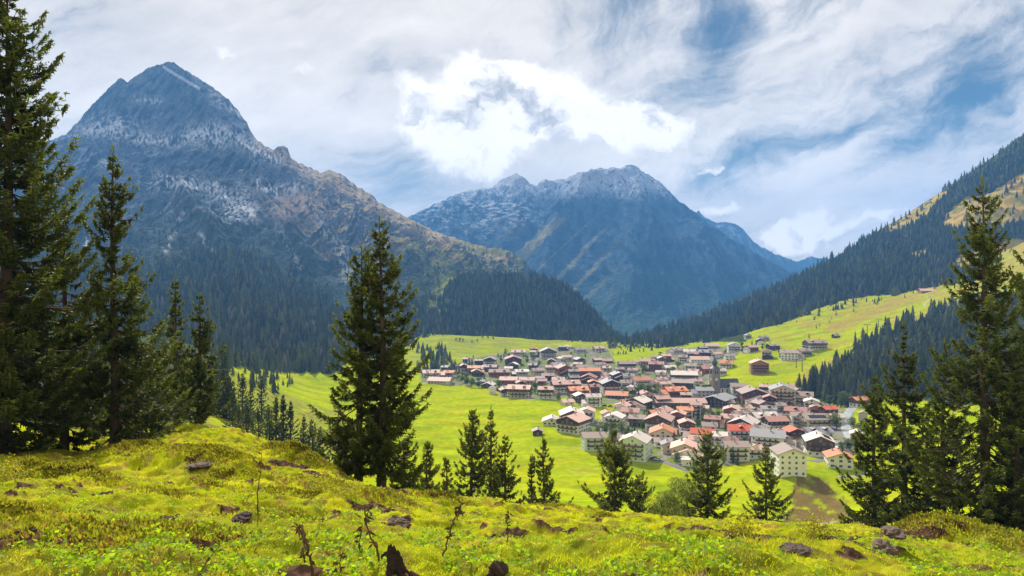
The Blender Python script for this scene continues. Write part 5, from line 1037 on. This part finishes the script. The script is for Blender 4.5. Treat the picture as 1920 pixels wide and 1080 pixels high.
def short_zone(o): return zone(960+o.location.x/o.location.y*F, 540-o.location.z/o.location.y*F)
for g, nm in (('garden trees in the village', 'leafy tree'), ('garden spruces in the village', 'dark spruce'), ('garden bushes in the village', 'green garden bush')):
    Z = {}
    for o in of_group(g): Z.setdefault(short_zone(o), []).append(o)
    for zz, L in Z.items(): rank_labels(L, '{} '+nm+' from the left, '+zz)
rank_labels(of_group('bushes on the rear pasture'), '{} dark round bush from the left on the rear left pasture')
# ------------------------------------------------------------------ near slope: grass, herbs, stumps, stones, stalks
M_GRASS = mat_leaf('grass_blades', .55); M_PEAT = mat_plain('dark_rotten_wood', (.045, .028, .022), .9, .35, 9, bump=.9); M_ROCK2 = mat_plain('lichen_stone', (.13, .095, .08), .9, .3, 5, bump=.8); M_DRY = mat_plain('dry_stalk', (.12, .075, .035), .9, .3, 8)
def grass():
    r = np.random.default_rng(21); n = 330000
    y = np.exp(r.uniform(math.log(3.6), math.log(40), n)); x = y*r.uniform(-.86, .86, n)
    em = earth_mask(x, y); cl = fbm(x*1.3, y*1.3, 3, 61); keep = (em < .25+.2*r.random(n)) & (r.random(n) < .55+.5*sstep(-.5, .3, cl)); x, y, cl, em = x[keep], y[keep], cl[keep], em[keep]; n = len(x)
    z = land_z(x, y); px = y/F*1.875                       # metres per picture element
    tall = sstep(.2, .7, fbm(x*.55, y*.55, 3, 63)); hgt = (.022+.035*r.random(n)+.07*tall*r.random(n))*(.75+.02*y); wid = np.maximum(.006, px*.55)
    a = r.uniform(0, 6.28, n); t = r.uniform(.2, 1.1, n); D = unit(np.stack([np.cos(a)*t, np.sin(a)*t, np.ones(n)], 1)); Q = strips(np.stack([x, y, z-.01], 1), D, hgt, wid, r)
    w = r.random(n)[:, None]; c = np.array([.22, .33, .008])*(1-w)+np.array([.50, .48, .02])*w
    rb = (sstep(.15, .55, fbm(x*1.9, y*1.3, 4, 53))*(.3+.7*r.random(n)))[:, None]; c = c*(1-rb*.6)+np.array([.26, .15, .05])*rb*.6
    yel = (sstep(.1, .7, fbm(x*.9+5, y*.9, 4, 65))*r.random(n))[:, None]; c = c*(1-yel*.7)+np.array([.36, .27, .05])*yel*.7
    dk = (sstep(.15, .6, fbm(x*1.7-5, y*1.7, 4, 67)))[:, None]; c = c*(1-dk*.55)+np.array([.10, .17, .015])*dk*.55
    pale = r.random(n) < .018; c[pale] = np.array([.55, .50, .36])
    o = link('grass', np_mesh('grass', Q.reshape(-1, 3), np.arange(n*4).reshape(-1, 4), np.repeat(c, 4, 0)), M_GRASS); tag(o, 'short yellow-green alpine grass on the near slope', 'grass', kind='stuff')
    # round herb leaves lying in the turf
    n = 60000; y = np.exp(r.uniform(math.log(4.0), math.log(20), n)); x = y*r.uniform(-.84, .84, n); k = (earth_mask(x, y) < .3) & (fbm(x*.8, y*.8, 3, 69) > .02); x, y = x[k], y[k]; n = len(x); z = land_z(x, y)+.02+.03*r.random(n)
    a = r.uniform(0, 6.28, n); D = unit(np.stack([np.cos(a), np.sin(a), r.uniform(-.1, .7, n)], 1)); s = .02+.03*r.random(n)+y*.0006; Q = strips(np.stack([x, y, z], 1), D, s, s*.8, r)
    w = r.random(n)[:, None]; c = np.array([.12, .24, .015])*(1-w)+np.array([.30, .40, .03])*w
    o = link('herb_leaves', np_mesh('herb_leaves', Q.reshape(-1, 3), np.arange(n*4).reshape(-1, 4), np.repeat(c, 4, 0)), M_GRASS); tag(o, 'broad little herb leaves in the near turf', 'ground plants', kind='stuff')
    # heath and moss bushes on the hummocks
    V = []; C = []
    for (a, b, e) in zip(_hx, _hy, HUMPS):
        if e[3] < .2: continue
        m = int(3600*min(e[2], 1.7)/1.2*min(1, 22/b)); q = r.normal(size=(m, 2))*e[2]*.42; x = a+q[:, 0]; y = b+q[:, 1]; y = np.maximum(y, 3.6); z = land_z(x, y)
        D = unit(np.stack([q[:, 0]*.6, q[:, 1]*.6, .5+.5*r.random(m)], 1)+r.normal(size=(m, 3))*.35); sz = (.018+.026*r.random(m))*(1+b*.045)
        V.append(strips(np.stack([x, y, z], 1), D, sz*1.4, sz*.55, r)); w = r.random(m)[:, None]; c = np.array([.09, .11, .015])*(1-w)+np.array([.26, .25, .03])*w; br = r.random(m) < .15; c[br] = np.array([.14, .075, .035]); C.append(c)
    Q = np.concatenate(V); C = np.concatenate(C); n = len(Q); o = link('heath', np_mesh('heath', Q.reshape(-1, 3), np.arange(n*4).reshape(-1, 4), np.repeat(C, 4, 0)), M_GRASS); tag(o, 'low dark heath and moss growing on the hummocks', 'heath', kind='stuff')
grass()
def lump(px, py, sx, sy, sz, seed, m, name, label, cat, jag=.35, lift=0.0, detail=48, group=None, Y=None):
    x, y, z = hit1(px, py); th = np.linspace(0, math.pi, detail//2); ph = np.linspace(0, 2*math.pi, detail, endpoint=False); T, P = np.meshgrid(th, ph, indexing='ij')
    d = np.stack([np.sin(T)*np.cos(P), np.sin(T)*np.sin(P), np.cos(T)], -1); rr_ = 1+fbm(d[..., 0]*1.7+seed, d[..., 1]*1.7+d[..., 2]*2.3, 5, seed)*jag+ridged(d[..., 0]*2+d[..., 2]*2, d[..., 1]*2+seed, 3, seed)*jag*.3
    V = d*rr_[..., None]*np.array([sx, sy, sz]); n0, n1 = T.shape; i = np.arange(n0*n1).reshape(n0, n1); i2 = np.roll(i, -1, 1); Fc = np.stack([i[:-1], i[1:], i2[1:], i2[:-1]], -1).reshape(-1, 4)
    o = link(name, np_mesh(name, V.reshape(-1, 3), Fc, smooth=False), m); o.location = (x, y, z+lift); o.rotation_euler = (0, 0, seed); tag(o, label, cat, group); return o
def stump():
    x, y, z = hit1(752, 1085); e = bpy.data.objects.new('tree_stump', None); col.objects.link(e); e.scale = (.7, .7, .62); e.location = (x, y, z); tag(e, 'jagged dark rotten tree stump with reddish roots in the near grass', 'stump')
    th = np.linspace(0, 2*math.pi, 40, endpoint=False); hs = np.linspace(0, 1, 22); T, Hh = np.meshgrid(th, hs); jag = .22+.16*np.clip(np.cos(T-2.4), -.6, 1)+.05*fbm(T*2.2, T*0, 3, 5); rad = .17*(1-.55*Hh)+.08*np.exp(-Hh*6)+.025*fbm(T*2, Hh*5, 4, 8)
    X = np.cos(T)*rad-.07*Hh; Yv = np.sin(T)*rad*.8; Z = -.05+Hh*jag*1.25; V = np.stack([X, Yv, Z], -1).reshape(-1, 3); i = np.arange(T.size).reshape(T.shape); i2 = np.roll(i, -1, 1); Fc = np.stack([i[:-1], i2[:-1], i2[1:], i[1:]], -1).reshape(-1, 4)
    top = len(V); V = np.vstack([V, [[-.05, 0, .12]]]); Fc = np.vstack([Fc, [[i[-1, k], i2[-1, k], top, top] for k in range(40)]]); Fc3 = np.vstack([Fc[:-40][:, [0, 1, 2]], Fc[:-40][:, [0, 2, 3]], Fc[-40:][:, :3]])
    link('wood', np_mesh('wood', V, Fc3), M_PEAT, e)
    for k in range(2):
        a = -.9+k*.75; p = [(math.cos(a)*.1, math.sin(a)*.1, .10), (math.cos(a)*.2, math.sin(a)*.2, .05), (math.cos(a+.2)*.3, math.sin(a+.2)*.3, -.03)]; v, f = tube(p, [.02, .014, .005], 6); link('root', np_mesh('root', v, f, smooth=True), M_REDROOT, e)
M_REDROOT = mat_plain('reddish_root_wood', (.13, .055, .028), .85, .3, 8, bump=.5)
stump()
lump(722, 1050, .04, .04, .05, 3, M_PEAT, 'wood_chunk', 'small dark wood chunk beside the jagged stump', 'wood', .4)
lump(934, 1076, .09, .07, .09, 4, M_PEAT, 'wood_chunk', 'round dark rotten wood lump at the bottom middle', 'wood', .3)
lump(745, 985, .19, .14, .09, 6, M_ROCK2, 'rock', 'flat reddish brown boulder in the grass behind the stump', 'rock', .25)
lump(1655, 1038, .2, .15, .14, 7, M_ROCK2, 'rock', 'brown boulder at the left end of the right hand mossy mound', 'rock', .3)
lump(1676, 1026, .16, .1, .06, 8, M_ROCK2, 'rock', 'pale flat stone lying on the brown boulder by the mound', 'rock', .3, .18)
lump(1490, 1030, .13, .1, .04, 9, M_ROCK2, 'rock', 'pale pinkish slab in the muddy patch', 'rock', .3)
lump(375, 874, .36, .22, .08, 10, M_ROCK2, 'rock', 'low brown earth mound on the left slope in front of the tree pair', 'rock', .35)  # brown grassy mound, modelled as a flattened stone lump
lump(455, 970, .16, .1, .05, 11, M_PEAT, 'peat_clod', 'dark peat clod in the middle of the left slope', 'clod', .4)
r_ = np.random.default_rng(77)
for i in range(30):
    k = i % len(EARTH); ex, ey = _ex[k], _ey[k]; a, b = r_.normal()*EARTH[k][2]*.5, r_.normal()*EARTH[k][3]; x, y = ex+a, max(4, ey+b); s = r_.uniform(.015, .045)*(1+y*.02)
    th = np.linspace(0, math.pi, 8); ph = np.linspace(0, 2*math.pi, 10, endpoint=False); T, P = np.meshgrid(th, ph, indexing='ij'); rr_ = r_.uniform(.7, 1.25, T.shape); V = np.stack([np.sin(T)*np.cos(P)*rr_*s*1.3, np.sin(T)*np.sin(P)*rr_*s, np.cos(T)*rr_*s*.8], -1); ii = np.arange(80).reshape(8, 10); i2 = np.roll(ii, -1, 1)
    o = link('soil_clod', np_mesh('soil_clod', V.reshape(-1, 3), np.stack([ii[:-1], ii[1:], i2[1:], i2[:-1]], -1).reshape(-1, 4)), M_PEAT); o.location = (x, y, zat(x, y)+s*.3); tag(o, 'small dark soil clod lying on a bare earth patch', 'clod', 'soil clods on the bare patches')
def stalk(px, py, pts_px, label, rad=.008, leaves=10, seed=1, dark=True):
    """a dry plant: stem through offsets given in metres"""
    x, y, z = hit1(px, py); e = bpy.data.objects.new('dry_stalk', None); col.objects.link(e); e.location = (x, y, z); tag(e, label, 'dry plant'); r = np.random.default_rng(seed)
    P = np.array([(0, 0, -.05)]+[(a, 0.02*i, b) for i, (a, b) in enumerate(pts_px)]); s = np.linspace(0, 1, len(P)); t = np.linspace(0, 1, 24); C = np.stack([np.interp(t, s, P[:, i]) for i in range(3)], 1)+r.normal(size=(24, 3))*.004
    v, f = tube(C, rad*(1-.8*t)+.0015, 6); link('stem', np_mesh('stem', v, f, smooth=True), M_DRY, e)
    i = r.integers(6, 24, leaves); D = unit(r.normal(size=(leaves, 3))+np.array([0, 0, -.8])); Q = strips(C[i], D, r.uniform(.03, .09, leaves), r.uniform(.015, .035, leaves), r); link('withered_leaves', np_mesh('withered_leaves', Q.reshape(-1, 3), np.arange(leaves*4).reshape(-1, 4)), M_DRY, e)
stalk(588, 1078, [(-.02, .10), (-.06, .22), (-.12, .33), (-.13, .36)], 'tall withered stalk with curled dark leaves, left of the stump', .012, 34, 1)
stalk(575, 1060, [(-.03, .12), (-.02, .24), (-.05, .30)], 'second withered stalk close to the tall one', .008, 22, 2)
stalk(828, 1042, [(.06, .16), (.11, .30), (.15, .40), (.17, .46)], 'thin slanting thistle stem with small dark leaves, right of the stump', .008, 40, 3)
stalk(715, 1050, [(-.05, .12), (-.11, .22), (-.14, .34), (-.10, .42)], 'brown dock stem immediately left of the stump', .009, 26, 4)
stalk(674, 1040, [(0, .1), (.02, .25)], 'short dry stem far left of the stump', .006, 14, 5)
stalk(483, 965, [(0, .3), (.03, .6), (.05, .9)], 'lone thin stem rising from the peat clod on the left slope', .01, 10, 6)
stalk(368, 1080, [(.06, .08), (.12, .16), (.2, .28)], 'bleached bent stem at the bottom left', .005, 3, 7)
stalk(950, 1015, [(.02, .15), (.0, .28), (.03, .36)], 'reddish withered herb in the middle of the slope', .008, 40, 8)
stalk(640, 1078, [(-.01, .1), (.01, .18)], 'small broken stem at the bottom, right of the tall withered stalk', .006, 10, 9)
stalk(1523, 1005, [(.03, .2), (.05, .45)], 'green-yellow herb stem on the rim in front of the right trees', .01, 30, 10)
for (px, py, sd_) in [(12, 900, 1), (1530, 1010, 2), (1390, 1008, 3), (600, 925, 4), (655, 935, 5)]:
    x, y, z = hit1(px, py); n = 700; r = np.random.default_rng(sd_); P = np.stack([r.normal(size=n)*.22, r.normal(size=n)*.2, np.abs(r.normal(size=n))*.28], 1)*(.45+y/60); Q = strips(P, unit(r.normal(size=(n, 3))+np.array([0, 0, .6])), .03+.04*r.random(n), .015+.02*r.random(n), r)
    w = r.random(n)[:, None]; c = np.array([.12, .16, .02])*(1-w)+np.array([.38, .33, .05])*w; o = link('low_shrub', np_mesh('low_shrub', Q.reshape(-1, 3), np.arange(n*4).reshape(-1, 4), np.repeat(c, 4, 0)), M_GRASS); o.location = (x, y, z)
    tag(o, ['', 'yellowing shrub at the left edge under the huge spruce', 'small shrub on the rim in front of the right trees', 'small shrub on the rim left of the muddy patch', 'small shrub at the left foot of the twin spruces', 'small shrub in front of the twin spruces'][sd_], 'shrub')

rank_labels(of_group('soil clods on the bare patches'), '{} small dark soil clod from the left on the bare earth patches')
# ------------------------------------------------------------------ the air
def haze():
    x0, x1, y0, y1, zb, zt = -9000, 9000, -60, 8400, -1400, 1130
    V = [(x, y, z) for z in (zb, zt) for y in (y0, y1) for x in (x0, x1)]
    Fc = [(0,2,3,1),(4,5,7,6),(0,1,5,4),(2,6,7,3),(0,4,6,2),(1,3,7,5)]
    mm = bpy.data.materials.new('haze_air'); mm.use_nodes = True; nt = mm.node_tree
    for n in list(nt.nodes):
        if n.type != 'OUTPUT_MATERIAL': nt.nodes.remove(n)
    v = nt.nodes.new('ShaderNodeVolumePrincipled'); v.inputs['Color'].default_value = HAZE_C
    v.inputs['Density'].default_value = HAZE_D; v.inputs['Anisotropy'].default_value = 0.0
    nt.links.new(v.outputs[0], nt.nodes['Material Output'].inputs['Volume'])
    o = link('haze', np_mesh('haze', V, Fc), mm); tag(o, 'thin blue haze filling the valley air', 'haze', kind='stuff')
HAZE_C = (0.13, 0.41, 0.92, 1); HAZE_D = 1.6e-4
haze()
